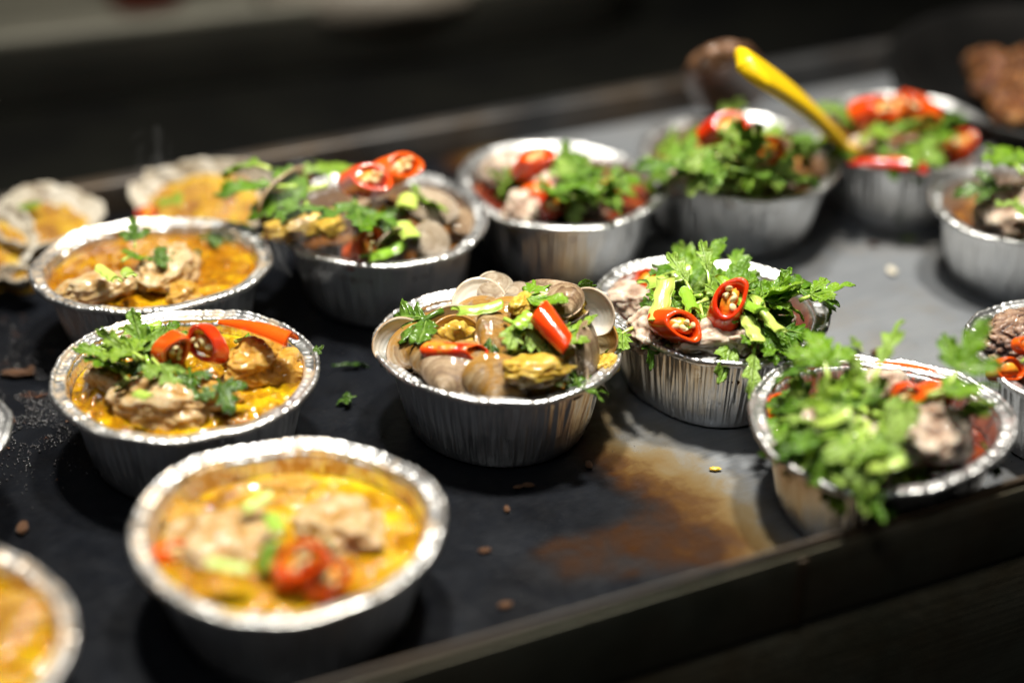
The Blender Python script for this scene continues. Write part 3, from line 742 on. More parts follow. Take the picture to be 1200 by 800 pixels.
# ---- chili wedge cup (B2)
chunk(CHK[1], M_CHKC, 192, 474, .0365, .0185, (0, 0, -15), 'large pale chicken piece at the front of the cup with the chili wedge', dims=(1.25, .85, .9))
chunk(CHK[3], M_CHKG, 298, 424, .040, .0135, (30, 0, 40), 'browned curry chicken piece under the long red chili wedge')
chunk(CHK[2], M_CHKC, 128, 446, .036, .0105, (0, 40, 0), 'small chicken piece at the left of the cup with the chili wedge')
chunk(CHK[4], M_CHKG, 255, 468, .0345, .0120, (0, 40, 80), 'sauce-coated chicken piece right of the large one in the wedge cup')
chunk(CHK[0], M_CHKG, 330, 432, .0345, .0125, (0, 0, 200), 'yellow sauce-coated chicken piece at the right side of the wedge cup')
chili(0, 243, 404, .052, (-.25, -.75, .50), 100, 1.0, 'red chili slice with yellow seeds, right of the pair in the chili wedge cup')
chili(0, 201, 411, .052, (.55, -.75, .30), 100, .95, 'red chili slice leaning left, left of the pair in the chili wedge cup')
wedge(300, 391, .0520, 62, (0, 10), .036, 'long smooth red chili wedge lying across the back rim')
leaf(2, 175, 428, .047, 25, (18, 0), .95, 'light green leaf standing left of the two chili slices', mat=M_LEAFP)
leaf(0, 152, 408, .044, -60, (10, 0), .9, 'bright green leaf on the left side of the cup with the chili wedge')
leaf(5, 150, 445, .043, 30, (10, 25), 1.0, 'green leaf in front of the light leaf in the wedge cup')
leaf(7, 165, 405, .047, -20, (20, 0), 1.1, 'green leaf behind the light leaf in the wedge cup')
leaf(1, 222, 430, .047, 190, (5, 0), .8, 'dark green leaf under the right chili slice of the wedge cup', mat=M_LEAFD)
leaf(5, 254, 442, .046, 205, (0, 0), .7, 'green leaf hanging towards the front below the chili slices', mat=M_LEAFD)
leaf(3, 275, 400, .048, -40, (0, 10), .9, 'green leaf behind the right chili slice of the wedge cup')
stalk(1, 120, 408, .046, -60, (0, 0), 1.1, 'green celery piece at the upper left of the wedge cup')
stalk(0, 165, 385, .046, -70, (0, 0), 1.0, 'light celery piece near the back rim of the wedge cup')
stalk(3, 168, 462, .049, 60, (0, 0), .8, 'small yellow green celery piece on the large chicken piece')
leaf(6, 363, 414, .0405, -70, (0, 0), .3, 'tiny green leaf bit stuck on the right rim of the wedge cup', mat=M_LEAFD)
pile('green leaf in the bunch at the left of the chili wedge cup', 'leaf bunch at the left of the chili wedge cup', 8, 172, 418, 30, 24, .042, .008, 21, (.9, 1.3), (M_LEAF, M_LEAF, M_LEAFP, M_LEAFD))
# ---- B3
chunk(CHK[0], M_CHKC, 118, 338, .0375, .0165, (0, 0, 20), 'pinkish chicken piece at the front left of the orange curry', dims=(1.2, .8, .75))
chunk(CHK[1], M_CHKC, 196, 315, .0385, .0195, (0, 0, 70), 'large wrinkled chicken piece in the middle of the orange curry', dims=(1.1, .85, .75))
chunk(CHK[3], M_CHKG, 215, 346, .0345, .0100, (0, 0, 70), 'small sauce-coated chicken piece by the front rim of the orange curry')
stalk(1, 127, 321, .050, 40, (0, 10), 1.25, 'yellow green celery piece, left one of two on the orange curry chicken')
stalk(0, 151, 322, .051, 20, (-20, 0), 1.05, 'yellow green celery piece, right one of two on the orange curry chicken')
leaf(7, 142, 306, .048, -35, (15, 0), .75, 'curled green leaf above the two celery pieces in the orange curry')
leaf(2, 158, 290, .050, 10, (15, 0), .6, 'light green leaf tip pointing up from the orange curry')
leaf(5, 172, 302, .048, -80, (5, 10), .55, 'dark green leaf on the wrinkled chicken in the orange curry', mat=M_LEAFD)
leaf(0, 237, 308, .0350, 60, (0, 0), .6, 'small dark leaf floating in the orange curry', mat=M_LEAFD)
leaf(1, 232, 278, .0370, -80, (0, 0), .9, 'wilted leaf along the back rim of the orange curry cup', mat=M_LEAFD)
# ---- B4 clams at the back left
half_shell(1, 335, 232, .050, (-.75, .45, .3), 80, 1.5, 'large brown shell standing on edge at the left of the back clam cup')
open_clam(0, 505, 245, .046, (.3, -.2, .9), 200, 15, 1.00, 'closed pale clam at the right of the back clam cup', M_SH_PALE)
open_clam(2, 505, 284, .042, (.5, -.6, .6), 110, 10, 0.92, 'closed grey brown clam by the front right rim of the back clam cup', M_SH_PALE)
open_clam(1, 445, 262, .040, (0, -.3, .9), 180, 45, 0.96, 'half open clam in the middle of the back clam cup', M_SH_OUT)
half_shell(0, 462, 288, .042, (-.5, .6, .3), 100, 0.92, 'pale shell half leaning near the front rim of the back clam cup', M_SH_PALE)
open_clam(0, 545, 262, .036, (.4, -.2, .8), 60, 10, 0.80, 'dark clam half hidden at the far right of the back clam cup')
half_shell(1, 410, 262, .043, (.1, .4, .8), 170, 0.88, 'brown shell half lying under the leaves of the back clam cup')
chunk(CM[0], M_CLAMMEAT, 352, 265, .046, .014, (0, 0, 30), 'yellow brown clam meat spilling over the left rim of the back clam cup', 'clam_meat', 'clam meat', None, (1.4, 1, .9))
chunk(CM[1], M_CLAMMEAT, 385, 262, .046, .012, (0, 0, 90), 'yellow clam meat under the leaves of the back clam cup', 'clam_meat', 'clam meat', None)
chunk(CM[2], M_CLAMMEAT, 440, 248, .052, .0085, (0, 0, 90), 'small pale clam meat below the red chilies of the back clam cup', 'clam_meat', 'clam meat', None)
leaf(3, 318, 198, .066, 60, (15, 10), 1.3, 'green leaf sticking out left above the large brown shell', mat=M_LEAFP)
leaf(0, 385, 215, .062, 100, (-10, 0), 1.6, 'large green leaf in the middle of the back clam cup')
leaf(5, 388, 212, .060, 10, (12, 0), 1.0, 'green leaf standing up in the back clam cup')
leaf(4, 350, 218, .062, 85, (0, 15), 1.3, 'long green leaf beside the large brown shell')
leaf(6, 360, 236, .060, 170, (-10, 0), 1.2, 'green leaf drooping at the left of the back clam cup')
leaf(2, 415, 228, .060, 190, (-15, 0), 1.5, 'green leaf hanging under the left red chili of the back clam cup')
leaf(7, 470, 228, .056, -60, (0, 0), 1.2, 'green leaf right of the red chilies of the back clam cup')
leaf(1, 440, 240, .054, 200, (0, 0), 1.0, 'dark leaf under the red chilies of the back clam cup', mat=M_LEAFD)
stalk(3, 477, 236, .058, 0, (0, 0), 1.5, 'light green celery piece right below the red chilies of the back clam cup')
stalk(3, 478, 270, .050, 30, (10, 0), 1.4, 'pale celery piece in the middle of the back clam cup')
stalk(0, 450, 296, .043, -50, (0, 0), 1.3, 'thin green celery strip by the front rim of the back clam cup')
chili(0, 428, 212, .066, (.5, -.6, .5), 0, 1.2, 'orange red chili slice, left one of the pair on the back clam cup')
chili(0, 462, 200, .068, (.7, -.3, .5), 40, 1.15, 'bright red chili slice, right one of the pair on the back clam cup')
chili(0, 424, 291, .043, (.6, -.3, .6), 90, 1.0, 'red chili slice by the front rim of the back clam cup', seeds=3)
# ---- centre clam cup
open_clam(0, 487, 410, .0420, (-.35, -.3, .9), 215, 28, 0.92, 'striped clam lying at the far left of the centre clam cup', M_SH_SAU, M_SH_INY)
open_clam(1, 514, 424, .0450, (-.2, -.5, .8), 160, 20, 0.80, 'brown clam coated with sauce at the front left of the centre cup', M_SH_SAU, M_SH_INY)
half_shell(1, 528, 386, .0445, (-.45, .78, -.35), 30, 0.92, 'pale shell half facing forward behind the flat red chili', M_SH_PALE, M_SH_IN)
half_shell(0, 561, 352, .0500, (-.1, .5, -.6), 0, 0.88, 'white shell half at the back left of the centre clam cup', M_SH_PALE, M_SH_IN)
open_clam(2, 579, 338, .0510, (.1, -.5, .8), 20, 8, 0.80, 'small round clam standing on the back rim of the centre cup', M_SH_PALE)
half_shell(1, 656, 339, .0560, (.15, .35, .85), 165, 0.96, 'brown shell half leaning up at the back of the centre cup')
half_shell(0, 691, 366, .0560, (.35, .80, -.35), 0, 0.86, 'white oval shell half facing the camera at the right of the centre cup', M_SH_PALE, M_SH_IN)
open_clam(2, 664, 360, .0560, (-.3, -.2, .9), 200, 60, 0.80, 'open clam with meat left of the white oval shell')
half_shell(1, 687, 414, .0460, (.8, -.45, .25), 130, 0.92, 'brown shell standing on edge inside the right rim of the centre cup')
half_shell(1, 655, 432, .0410, (.35, .75, -.5), 10, 1.00, 'shell half holding yellow meat at the front of the centre cup', M_SH_OUT, M_SH_IN)
chunk(CM[0], M_CLAMMEAT, 627, 434, .0475, .0130, (0, 0, 10), 'plump yellow clam meat at the front of the centre cup', 'clam_meat', 'clam meat', None, (1.15, .95, 1.0))
open_clam(1, 582, 446, .0430, (.1, -.75, .6), 176, 12, 0.96, 'closed clam lying along the front rim of the centre cup', M_SH_SAU, M_SH_INY)
open_clam(0, 597, 382, .0470, (0, -.5, .8), 170, 25, 1.00, 'dark clam in the middle of the centre cup', M_SH_SAU, M_SH_INY)
open_clam(2, 632, 398, .0450, (.3, -.4, .8), 140, 40, 0.88, 'half open clam behind the yellow meat of the centre cup', M_SH_SAU, M_SH_INY)
open_clam(1, 560, 378, .0430, (-.3, -.2, .9), 190, 40, 0.88, 'clam with sauce behind the flat red chili', M_SH_SAU, M_SH_INY)
open_clam(2, 610, 352, .0470, (.3, -.2, .9), 90, 20, 0.88, 'pale clam under the green leaf of the centre cup', M_SH_PALE)
open_clam(0, 550, 428, .0440, (.3, -.2, .9), 150, 35, 0.80, 'sauce-covered clam left of the one along the front rim', M_SH_SAU, M_SH_INY)
half_shell(0, 520, 410, .0400, (-.3, -.2, .9), 250, 0.88, 'brown shell half under the flat red chili of the centre cup', M_SH_SAU, M_SH_INY)
chunk(CM[1], M_CLAMMEAT, 516, 430, .0420, .0100, (0, 0, 60), 'yellow clam meat at the front left of the centre cup', 'clam_meat', 'clam meat', None)
chunk(CM[2], M_CLAMMEAT, 560, 405, .0440, .0100, (0, 0, 60), 'orange clam meat right of the flat red chili', 'clam_meat', 'clam meat', None)
chunk(CM[2], M_CLAMMEAT, 612, 356, .0590, .0075, (0, 0, 60), 'small pale clam meat on the green leaf of the centre cup', 'clam_meat', 'clam meat', None)
chunk(CM[0], M_CLAMMEAT, 710, 428, .0370, .0085, (0, 0, 60), 'orange clam meat inside the right rim of the centre cup', 'clam_meat', 'clam meat', None)
chili(2, 533, 413, .0490, (.93, -.25, .15), 30, .98, 'long flat red chili slice covered in sauce in the centre clam cup', seeds=0, skin=M_CHILIS)
chili(2, 648, 383, .0610, (.55, -.72, -.35), 200, 1.0, 'long glossy red chili slice with its hollow end down, in the centre clam cup')
leaf(1, 520, 362, .0540, 118, (-8, 0), 1.5, 'long wilted green leaf draped over the back left shells of the centre cup', mat=M_LEAFD)
leaf(7, 500, 382, .0490, 150, (-25, 0), 1.2, 'wilted leaf curling down at the left of the centre clam cup', mat=M_LEAFD)
leaf(0, 596, 358, .0600, -65, (8, 5), 1.35, 'bright green leaf across the middle of the centre clam cup')
leaf(4, 622, 350, .0610, -66, (8, -10), .95, 'bright green leaf tip pointing right over the centre clam cup')
leaf(5, 590, 372, .0580, 230, (0, 0), 1.0, 'light green leaf end beside the long glossy chili', mat=M_LEAFP)
leaf(3, 574, 386, .0540, 180, (-10, 10), .9, 'small dark leaf hanging over the dark clam of the centre cup', mat=M_LEAFD)
leaf(2, 640, 405, .0520, -60, (0, 0), .9, 'small green leaf behind the yellow meat of the centre cup')
leaf(4, 588, 417, .0510, -62, (8, 40), 1.3, 'narrow dark green leaf in front of the flat red chili', mat=M_LEAFD)
leaf(1, 662, 453, .0410, -60, (0, 0), 1.0, 'dark green leaf by the front right rim of the centre cup', mat=M_LEAFD)
stalk(0, 560, 362, .0590, -75, (0, 0), 1.2, 'translucent celery strip in the middle of the centre cup')
stalk(3, 613, 374, .0620, -40, (10, 0), 1.1, 'yellow green celery piece left of the long glossy chili')
stalk(1, 645, 445, .0430, 70, (0, 0), 1.1, 'green celery piece below the yellow meat of the centre cup')
for i, (x, y, z, dm, sp_, me_, lb) in enumerate([
  (470, 402, .0430, (-.3, .8, -.45), 20, 0, 'small shell half with a dark hinge inside the left rim of the centre cup'),
  (535, 398, .0440, (-.5, .75, -.3), 60, 1, 'open shell half with meat between the flat red chili and the back shells'),
  (600, 405, .0450, (.1, .8, -.5), 340, 1, 'shell half with meat in the shadow at the middle of the centre cup'),
  (575, 425, .0430, (-.2, .7, -.6), 30, 1, 'shell half with orange meat below the flat red chili'),
  (530, 438, .0440, (-.1, -.6, .7), 150, 0, 'striped shell half by the front left rim of the centre cup'),
  (700, 396, .0440, (.5, .7, -.4), 330, 0, 'shell half under the white oval shell at the right of the centre cup'),
  (632, 372, .0540, (.2, .7, -.6), 0, 1, 'small shell half with pale meat behind the long glossy chili'),
  (586, 398, .0500, (.2, -.5, .8), 120, 0, 'dark brown shell half right in the middle of the centre cup')]):
    half_shell(i % 3, x, y, z, dm, sp_, .92, lb, M_SH_SAU if i % 2 else M_SH_OUT, M_SH_INY if i % 3 else M_SH_IN, bool(me_))
# ---- B5 blurred back centre
chunk(CHK[0], M_CHK, 600, 200, .040, .0165, (0, 0, 0), 'pale meat at the left of the blurred back centre cup')
chunk(CHK[1], M_CHK, 655, 222, .042, .0190, (0, 0, 50), 'pale meat at the middle of the blurred back centre cup')
chunk(CHK[2], M_CHK, 620, 246, .040, .0150, (0, 0, 50), 'small pale meat by the front rim of the blurred back centre cup')
chunk(CHK[3], M_CHKB, 690, 245, .034, .0130, (0, 0, 50), 'brown meat at the front right of the blurred back centre cup')
chili(0, 624, 192, .054, (.3, -.3, .8), 0, 1.1, 'orange chili slice at the back of the blurred back centre cup')
chili(1, 632, 226, .048, (.6, -.3, .6), 0, 1.0, 'red chili slice in the middle of the blurred back centre cup')
chili(1, 645, 242, .044, (.5, -.5, .6), 60, 1.0, 'red chili slice near the front of the blurred back centre cup')
chili(1, 717, 224, .036, (.3, -.3, .9), 60, .95, 'orange chili slice floating at the right of the blurred back centre cup')
pile('green leaf on the right half of the blurred back centre cup', 'greens on the right of the blurred back centre cup', 16, 683, 216, 34, 26, .041, .010, 51, (.9, 1.3), (M_LEAF, M_LEAFP))
pile('pale green leaf at the left end of the blurred back centre cup', 'greens at the left of the blurred back centre cup', 9, 584, 216, 26, 22, .037, .004, 52, (.7, 1.0), (M_LEAFP, M_LEAF))
# ---- B6 chicken right of centre
chunk(CHK[2], M_CHK, 838, 396, .0430, .0150, (0, 0, 10), 'pale chicken piece in front of the right chili, nearest the rim', dims=(1.25, .85, .85))
chunk(CHK[4], M_CHK, 868, 403, .0405, .0120, (0, 40, 100), 'brownish chicken piece right of the pale one in front of the chili')
chunk(CHK[1], M_CHK, 764, 386, .0390, .0150, (0, 0, 60), 'chicken piece left of the left chili, by the clam cup')
chunk(CHK[0], M_CHK, 800, 372, .0350, .0165, (0, 0, 60), 'chicken piece under the two cut chilies')
chunk(CHK[3], M_CHK, 735, 352, .0345, .0130, (0, 0, 160), 'pink chicken piece at the far left of the cup right of the clam cup')
chunk(CHK[3], M_CHK, 880, 370, .0340, .0165, (0, 0, 160), 'chicken piece under the right leaves of the cup with two cut chilies')
chili(0, 791, 381, .0500, (.50, -.72, .38), -20, 1.05, 'cut chili with yellow seeds, left one of the two on the pale chicken')
chili(0, 853, 361, .0560, (.05, -.42, .90), 60, 1.18, 'cut orange red chili with white seeds, the right and higher of the two')
chili(1, 757, 330, .0360, (.05, -.5, .8), 30, .8, 'small red chili half hidden behind the left leaves', seeds=0)
stalk(3, 938, 394, .0300, 40, (0, 0), 1.0, 'orange tinted bit at the right inside of the cup with two cut chilies')
gB6 = 'leaves piled on the cup with two cut chilies'
L6 = 'bright celery leaf in the pile behind the two cut chilies'
for (k, x, y, z, yaw, tl, sz) in [(3, 770, 345, .050, 175, (-25, 5), 1.3), (4, 762, 360, .048, 178, (-30, 0), 1.3), (0, 790, 340, .054, 160, (-10, -15), 1.2), (4, 812, 345, .056, 20, (25, 10), 1.2), (2, 800, 352, .053, 185, (-20, 10), 1.1),
    (5, 820, 356, .054, 190, (-20, 0), 1.1), (4, 832, 335, .056, 5, (35, 10), 1.1), (7, 845, 342, .055, -45, (10, 0), 1.2), (1, 868, 342, .056, -60, (0, 10), 1.3), (6, 885, 352, .055, -95, (0, 0), 1.3), (0, 885, 375, .052, 195, (-12, 10), 1.3), (5, 905, 375, .050, 215, (-18, 0), 1.3),
    (2, 905, 395, .047, 200, (-15, 0), 1.2), (4, 885, 398, .048, 170, (-20, 0), 1.3), (3, 905, 360, .054, -70, (5, 0), 1.2), (5, 800, 330, .052, 30, (15, 0), 1.1), (0, 870, 362, .053, 185, (-10, -10), 1.1), (1, 780, 352, .047, 130, (-10, -10), 1.0)]:
    leaf(k, x, y, z, yaw, tl, sz, L6, gB6, M_LEAFP if (k == 4 and x > 800) else M_LEAF)
rnd = random.Random(66)
for i in range(26):
    a = rnd.random()*2*PI; q = math.sqrt(rnd.random())
    x, y = 860+72*q*math.cos(a), 344+20*q*math.sin(a)+(12 if math.cos(a) > .3 else 0)
    leaf(rnd.randrange(8), x, y, .041+.010*(1-q*q)+rnd.uniform(0, .004), rnd.uniform(0, 360), (rnd.uniform(-22, 22), rnd.uniform(-25, 25)), rnd.uniform(1.2, 1.75), L6, gB6, rnd.choice((M_LEAF, M_LEAFP)))
leaf(5, 742, 383, .0445, 120, (-8, 0), 1.1, 'fan of leaf at the left rim of the cup with two cut chilies', mat=M_LEAFP)
leaf(7, 918, 350, .0550, -62, (22, 0), 1.7, 'large curled leaf sticking out past the right rim near the two cut chilies')
leaf(0, 935, 352, .0560, -85, (25, 10), 1.35, 'leaf hanging out over the right rim just below the large curled leaf')
for (k, x, y, z, yaw, tl, sz, lb) in [(2, 868, 350, .0600, 215, (-10, 0), 1.3, 'long celery strip running right of the higher cut chili'), (0, 775, 352, .055, 165, (-25, 0), 1.4, 'celery strip hanging down left of the left cut chili'), (1, 808, 352, .057, 10, (10, 0), 1.2, 'celery piece between the two cut chilies'),
    (1, 882, 385, .053, 195, (-15, 0), 1.3, 'celery piece near the front rim right of the brownish chicken'), (2, 900, 372, .0555, 205, (-15, 0), 1.1, 'thin celery strip over the right leaves of the cup with two cut chilies'), (0, 780, 326, .053, -65, (5, 0), 1.4, 'celery piece along the back of the cup with two cut chilies')]:
    stalk(k, x, y, z, yaw, tl, sz, lb)
# ---- B7 front right heap
chunk(CHK[1], M_CHK, 1092, 507, .0450, .0205, (0, 10, 60), 'large pale brown meat piece at the right of the front right leafy cup', dims=(1.15, .95, .85))
chunk(CHK[0], M_CHK, 965, 484, .0500, .0095, (0, 0, 60), 'small pink meat piece poking through the leaves at the front right')
chunk(CHK[3], M_CHK, 1000, 530, .0380, .0200, (0, 0, 100), 'meat piece buried under the leaves at the front of the leafy cup')
chunk(CHK[4], M_CHK, 1020, 470, .0380, .0180, (0, 0, 20), 'meat piece buried under the leaves at the back of the leafy cup')
chili(0, 1089, 470, .0520, (.3, -.75, .5), 80, 1.05, 'red chili slice above the large meat piece of the leafy cup')
chili(1, 1063, 466, .0520, (.1, -.85, .4), 30, .95, 'yellow seeded chili slice left of the red one on the leafy cup')
chili(1, 912, 481, .0330, (.1, -.5, .8), 30, .95, 'dark red chili sunk at the far left of the leafy cup', seeds=0)
wedge(1045, 437, .0350, 70, (0, 0), .050, 'long red chili strip along the back wall of the leafy cup')
gB7 = 'leaves heaped on the front right cup'
L7 = 'green celery leaf in the heap spilling over the front right cup'
rnd = random.Random(77)
H7 = [(945, 470, .052, -70), (930, 490, .052, 100), (960, 500, .056, 120), (985, 505, .060, 80), (1010, 500, .062, -60), (950, 520, .056, 150), (980, 530, .060, 170), (1010, 530, .060, 190), (1035, 515, .062, 230), (1000, 550, .056, 185), (1020, 560, .052, 200), (965, 545, .053, 160),
      (1040, 545, .053, 215), (1050, 530, .057, 250), (990, 470, .060, 20), (1015, 465, .062, -30), (1040, 470, .060, -60), (1030, 485, .063, -90), (935, 505, .050, 130), (985, 565, .048, 185), (1010, 572, .045, 190), (1000, 485, .062, 60), (975, 560, .050, 165), (1055, 552, .048, 240), (1025, 540, .061, 170),
      (960, 470, .054, 60), (1070, 545, .046, 250), (1060, 480, .060, -80)]
for i, (x, y, z, yaw) in enumerate(H7):
    y = 492+(y-500)*.62; x = 1000+(x-1000)*.75; z -= .009
    leaf(rnd.randrange(8), x, y, z, yaw+rnd.uniform(-25, 25), (rnd.uniform(-22, 8), rnd.uniform(-25, 25)), rnd.uniform(1.1, 1.5), L7, gB7, rnd.choice((M_LEAF, M_LEAF, M_LEAF, M_LEAFP)))
for i in range(58):
    a = rnd.random()*2*PI; q = math.sqrt(rnd.random())
    x, y = 1000+62*q*math.cos(a), 500+46*q*math.sin(a)
    if x > 1040 and y > 478: x -= 70
    leaf(rnd.randrange(8), x, y, .041+.011*(1-q*q)+rnd.uniform(0, .003), rnd.uniform(0, 360), (rnd.uniform(-22, 12), rnd.uniform(-25, 25)), rnd.uniform(1.1, 1.6), L7, gB7, rnd.choice((M_LEAF, M_LEAF, M_LEAF, M_LEAFP)))
for i, (x, y) in enumerate([(955, 560), (975, 572), (1000, 578), (1022, 580), (1040, 572), (990, 560), (1015, 562), (1045, 556), (965, 545), (1060, 560)]):
    leaf(i, x-8, y-58, .045, 180+rnd.uniform(-40, 40), (rnd.uniform(-30, -8), rnd.uniform(-15, 15)), rnd.uniform(1.2, 1.5), L7, gB7, rnd.choice((M_LEAF, M_LEAF, M_LEAFP)))
leaf(5, 972, 446, .0600, 8, (35, 0), 1.4, 'curled bright leaf standing up at the back of the front right heap')
leaf(7, 960, 440, .0560, 60, (15, 0), 1.3, 'crinkled leaf at the back left of the front right heap')
leaf(4, 1022, 448, .0620, -30, (30, 0), 1.5, 'narrow pointed leaf rising over the back rim of the front right cup', mat=M_LEAFP)
leaf(0, 1085, 462, .0640, -80, (12, 0), 1.6, 'broad dark green leaf crossing above the red chili of the leafy cup')
leaf(2, 1110, 452, .0650, -40, (20, 10), 1.6, 'leaf tip highest at the right of the front right heap')
leaf(6, 1135, 462, .0560, 190, (-20, 0), 1.1, 'leaf hanging down right of the red chili of the leafy cup')
leaf(3, 1150, 518, .0350, 200, (0, 0), 1.0, 'small dark leaf floating at the right inside of the leafy cup', mat=M_LEAFD)
stalk(1, 934, 460, .047, -10, (10, 0), 1.35, 'short pale celery stick at the back left of the leafy cup')
stalk(2, 975, 492, .058, -60, (0, 0), .9, 'celery strip lying across the left of the front right heap')
stalk(0, 1035, 545, .052, -75, (0, 0), .9, 'celery strip near the front rim of the leafy cup')
# ---- B8
chunk(CHK[0], M_CHK, 800, 205, .040, .0160, (0, 0, 10), 'pale meat at the front left of the back cup piled with greens')
chunk(CHK[2], M_CHK, 858, 214, .039, .0160, (0, 0, 90), 'pale meat at the front middle of the back cup piled with greens')
chunk(CHK[3], M_CHK, 905, 212, .038, .0140, (0, 0, 40), 'meat at the front right of the back cup piled with greens')
chili(0, 847, 152, .070, (.45, -.45, .65), 10, 1.2, 'orange red chili slice on top of the back cup piled with greens')
chili(1, 897, 180, .060, (.7, -.3, .6), 60, 1.2, 'red chili slice lower right on the back cup piled with greens', seeds=3)
pile('blurred green leaf on the back cup left of the yellow spoon', 'greens on the back cup left of the yellow spoon', 46, 866, 180, 96, 34, .044, .024, 81, (1.0, 1.5), (M_LEAF, M_LEAFP))
stalk(2, 872, 212, .051, 190, (0, 0), 1.4, 'yellow green celery strip hanging at the front of the back cup piled with greens')
stalk(2, 918, 206, .050, 215, (0, 0), 1.4, 'celery strip at the front right of the back cup piled with greens')
# ---- B9
chunk(CHK[1], M_CHK, 1020, 178, .040, .0150, (0, 0, 10), 'pale meat at the left of the farthest cup')
chunk(CHK[3], M_CHK, 1080, 182, .038, .0150, (0, 0, 90), 'pale meat at the middle of the farthest cup')
chili(0, 1022, 130, .058, (.8, -.3, .4), 30, 1.15, 'red chili slice, left one of three at the back of the farthest cup')
chili(1, 1050, 132, .056, (-.3, -.3, .8), 30, 1.15, 'orange red chili slice, middle one of three at the back of the farthest cup')
chili(0, 1078, 128, .056, (-.8, -.3, .4), 90, 1.1, 'red chili slice, right one of three at the back of the farthest cup')
chili(1, 1125, 172, .040, (0, -.4, .8), 30, 1.2, 'orange chili slice at the right inside of the farthest cup')
wedge(1040, 196, .0420, 78, (0, 0), .040, 'red chili strip along the front rim of the farthest cup')
pile('blurred green leaf in the farthest cup', 'greens in the farthest cup', 24, 1045, 155, 66, 26, .042, .010, 91, (.9, 1.3), (M_LEAF, M_LEAF, M_LEAFP))
# ---- B10
chunk(CHK[1], M_CHK, 1190, 250, .040, .0240, (0, 0, 30), 'wrinkled meat piece in the upper cup at the right edge')
chunk(CM[0], M_CLAMMEAT, 1152, 256, .036, .0080, (0, 0, 90), 'yellow bit left of the meat in the upper cup at the right edge', 'yellow_bit', 'food bit', None)
leaf(0, 1185, 218, .058, 80, (-5, 0), 1.5, 'dark green leaf on the meat in the upper right edge cup', mat=M_LEAFD)
leaf(5, 1200, 205, .066, 20, (25, 0), 1.5, 'bright green leaf cut by the right edge of the photo')
leaf(2, 1192, 232, .056, 170, (-10, 0), 1.3, 'pale green leaf in front of the meat in the upper right edge cup', mat=M_LEAFP)
# ---- B11
chunk(BRAIN, M_CHKB, 1205, 405, .0380, .0230, (0, 0, 30), 'wrinkled browned meat piece in the lower cup at the right edge')
chunk(BRAIN, M_CHKB, 1172, 402, .0340, .0115, (0, 30, 130), 'small browned meat lump left of the large one at the right edge')
chili(1, 1178, 434, .0420, (.5, -.6, .5), 20, .85, 'red chili slice in front of the browned meat at the right edge', seeds=0)
chili(3, 1200, 404, .0520, (.5, -.6, .5), 20, .7, 'tiny red chili bit on top of the browned meat at the right edge', seeds=0)
leaf(4, 1196, 424, .0530, -50, (10, 0), .8, 'small green leaf on the browned meat at the right edge')
# ---- B12/B13
chunk(CHK[1], M_CHKG, -40, 740, .0330, .0190, (0, 0, 30), 'curry-coated chicken piece in the bottom left corner cup')
chunk(CHK[2], M_CHKG, 35, 725, .0310, .0130, (0, 0, 30), 'small curry-coated lump in the bottom left corner cup')
# ---- oysters
def oyster(x, y, z, yaw, L, W, label, seed, tl=(0, 0)):
    e = empty('grilled_oyster', P(x, y, z)); tag(e, label, 'oyster', 'grilled oysters in their shells at the back left')
    e.rotation_euler = (Matrix.Rotation(math.radians(yaw), 3, 'Z') @ Matrix.Rotation(math.radians(tl[0]), 3, 'X') @ Matrix.Rotation(math.radians(tl[1]), 3, 'Y')).to_euler()
    n, m = 18, 96; v = []
    for i in range(n):
        q = i/(n-1)
        for j in range(m):
            a = 2*PI*j/m; k = 1+.10*mn.noise(Vector((math.cos(a)*1.8+seed, math.sin(a)*1.8, 0)))+.06*q*mn.noise(Vector((math.cos(a)*8+seed, math.sin(a)*8, q*3)))
            x_, y_ = L*k*q*math.cos(a), W*k*q*math.sin(a)*(1+.25*math.cos(a))
            zz = .014*q**2.2+.0030*q*q*mn.noise(Vector((math.cos(a)*6+seed, math.sin(a)*6, q*5)))+.0015*math.sin(q*40)*q*.6
            v.append((x_, y_, zz))
    o = obj('shell', mesh('oyster_shell', v, grid_faces(n, m, True)), M_OYS, e); solid(o, .0024, -1); subd(o)
    n, m = 26, 72; v = []
    for i in range(n):
        q = i/(n-1)
        for j in range(m):
            a = 2*PI*j/m; r = .93*q*(1+.08*mn.noise(Vector((math.cos(a)*2.5+seed, math.sin(a)*2.5, 4))))
            x_, y_ = L*r*math.cos(a), W*r*math.sin(a)*(1+.2*math.cos(a))
            n3 = mn.fractal(Vector((x_*95+seed, y_*95, 1)), 1, 2, 4)
            v.append((x_, y_, .0060+.0060*(1-q**3)+.0028*n3*(1-q**4)))
    obj('topping', mesh('oyster_topping', v, grid_faces(n, m, True)), M_TOP, e)
    return e
oyster(50, 282, .012, 65, .031, .025, 'grilled oyster with yellow topping at the left, beside the orange curry cup', 1, (14, 0))
oyster(243, 252, .014, -12, .039, .027, 'large grilled oyster behind the orange curry cup', 2, (22, 0))
oyster(-14, 312, .012, 75, .030, .020, 'grilled oyster cut by the left edge of the photo', 3, (20, -20))
oyster(30, 343, .005, -20, .010, .006, 'small white edged shell below the left oyster', 5, (20, 0))
for x, y, z, yaw, lb in [(28, 250, .030, 10, 'green leaf bit on the top of the left oyster'), (215, 240, .034, 60, 'green leaf bit at the middle of the large oyster'), (272, 258, .032, 200, 'yellow green leaf bit at the right end of the large oyster')]:
    leaf(0, x, y, z, yaw, (0, 10), .7, lb, None, M_LEAF)
chili(3, 172, 252, .026, (0, -.4, .8), 0, .9, 'small red chili bit at the left end of the large oyster', seeds=0)
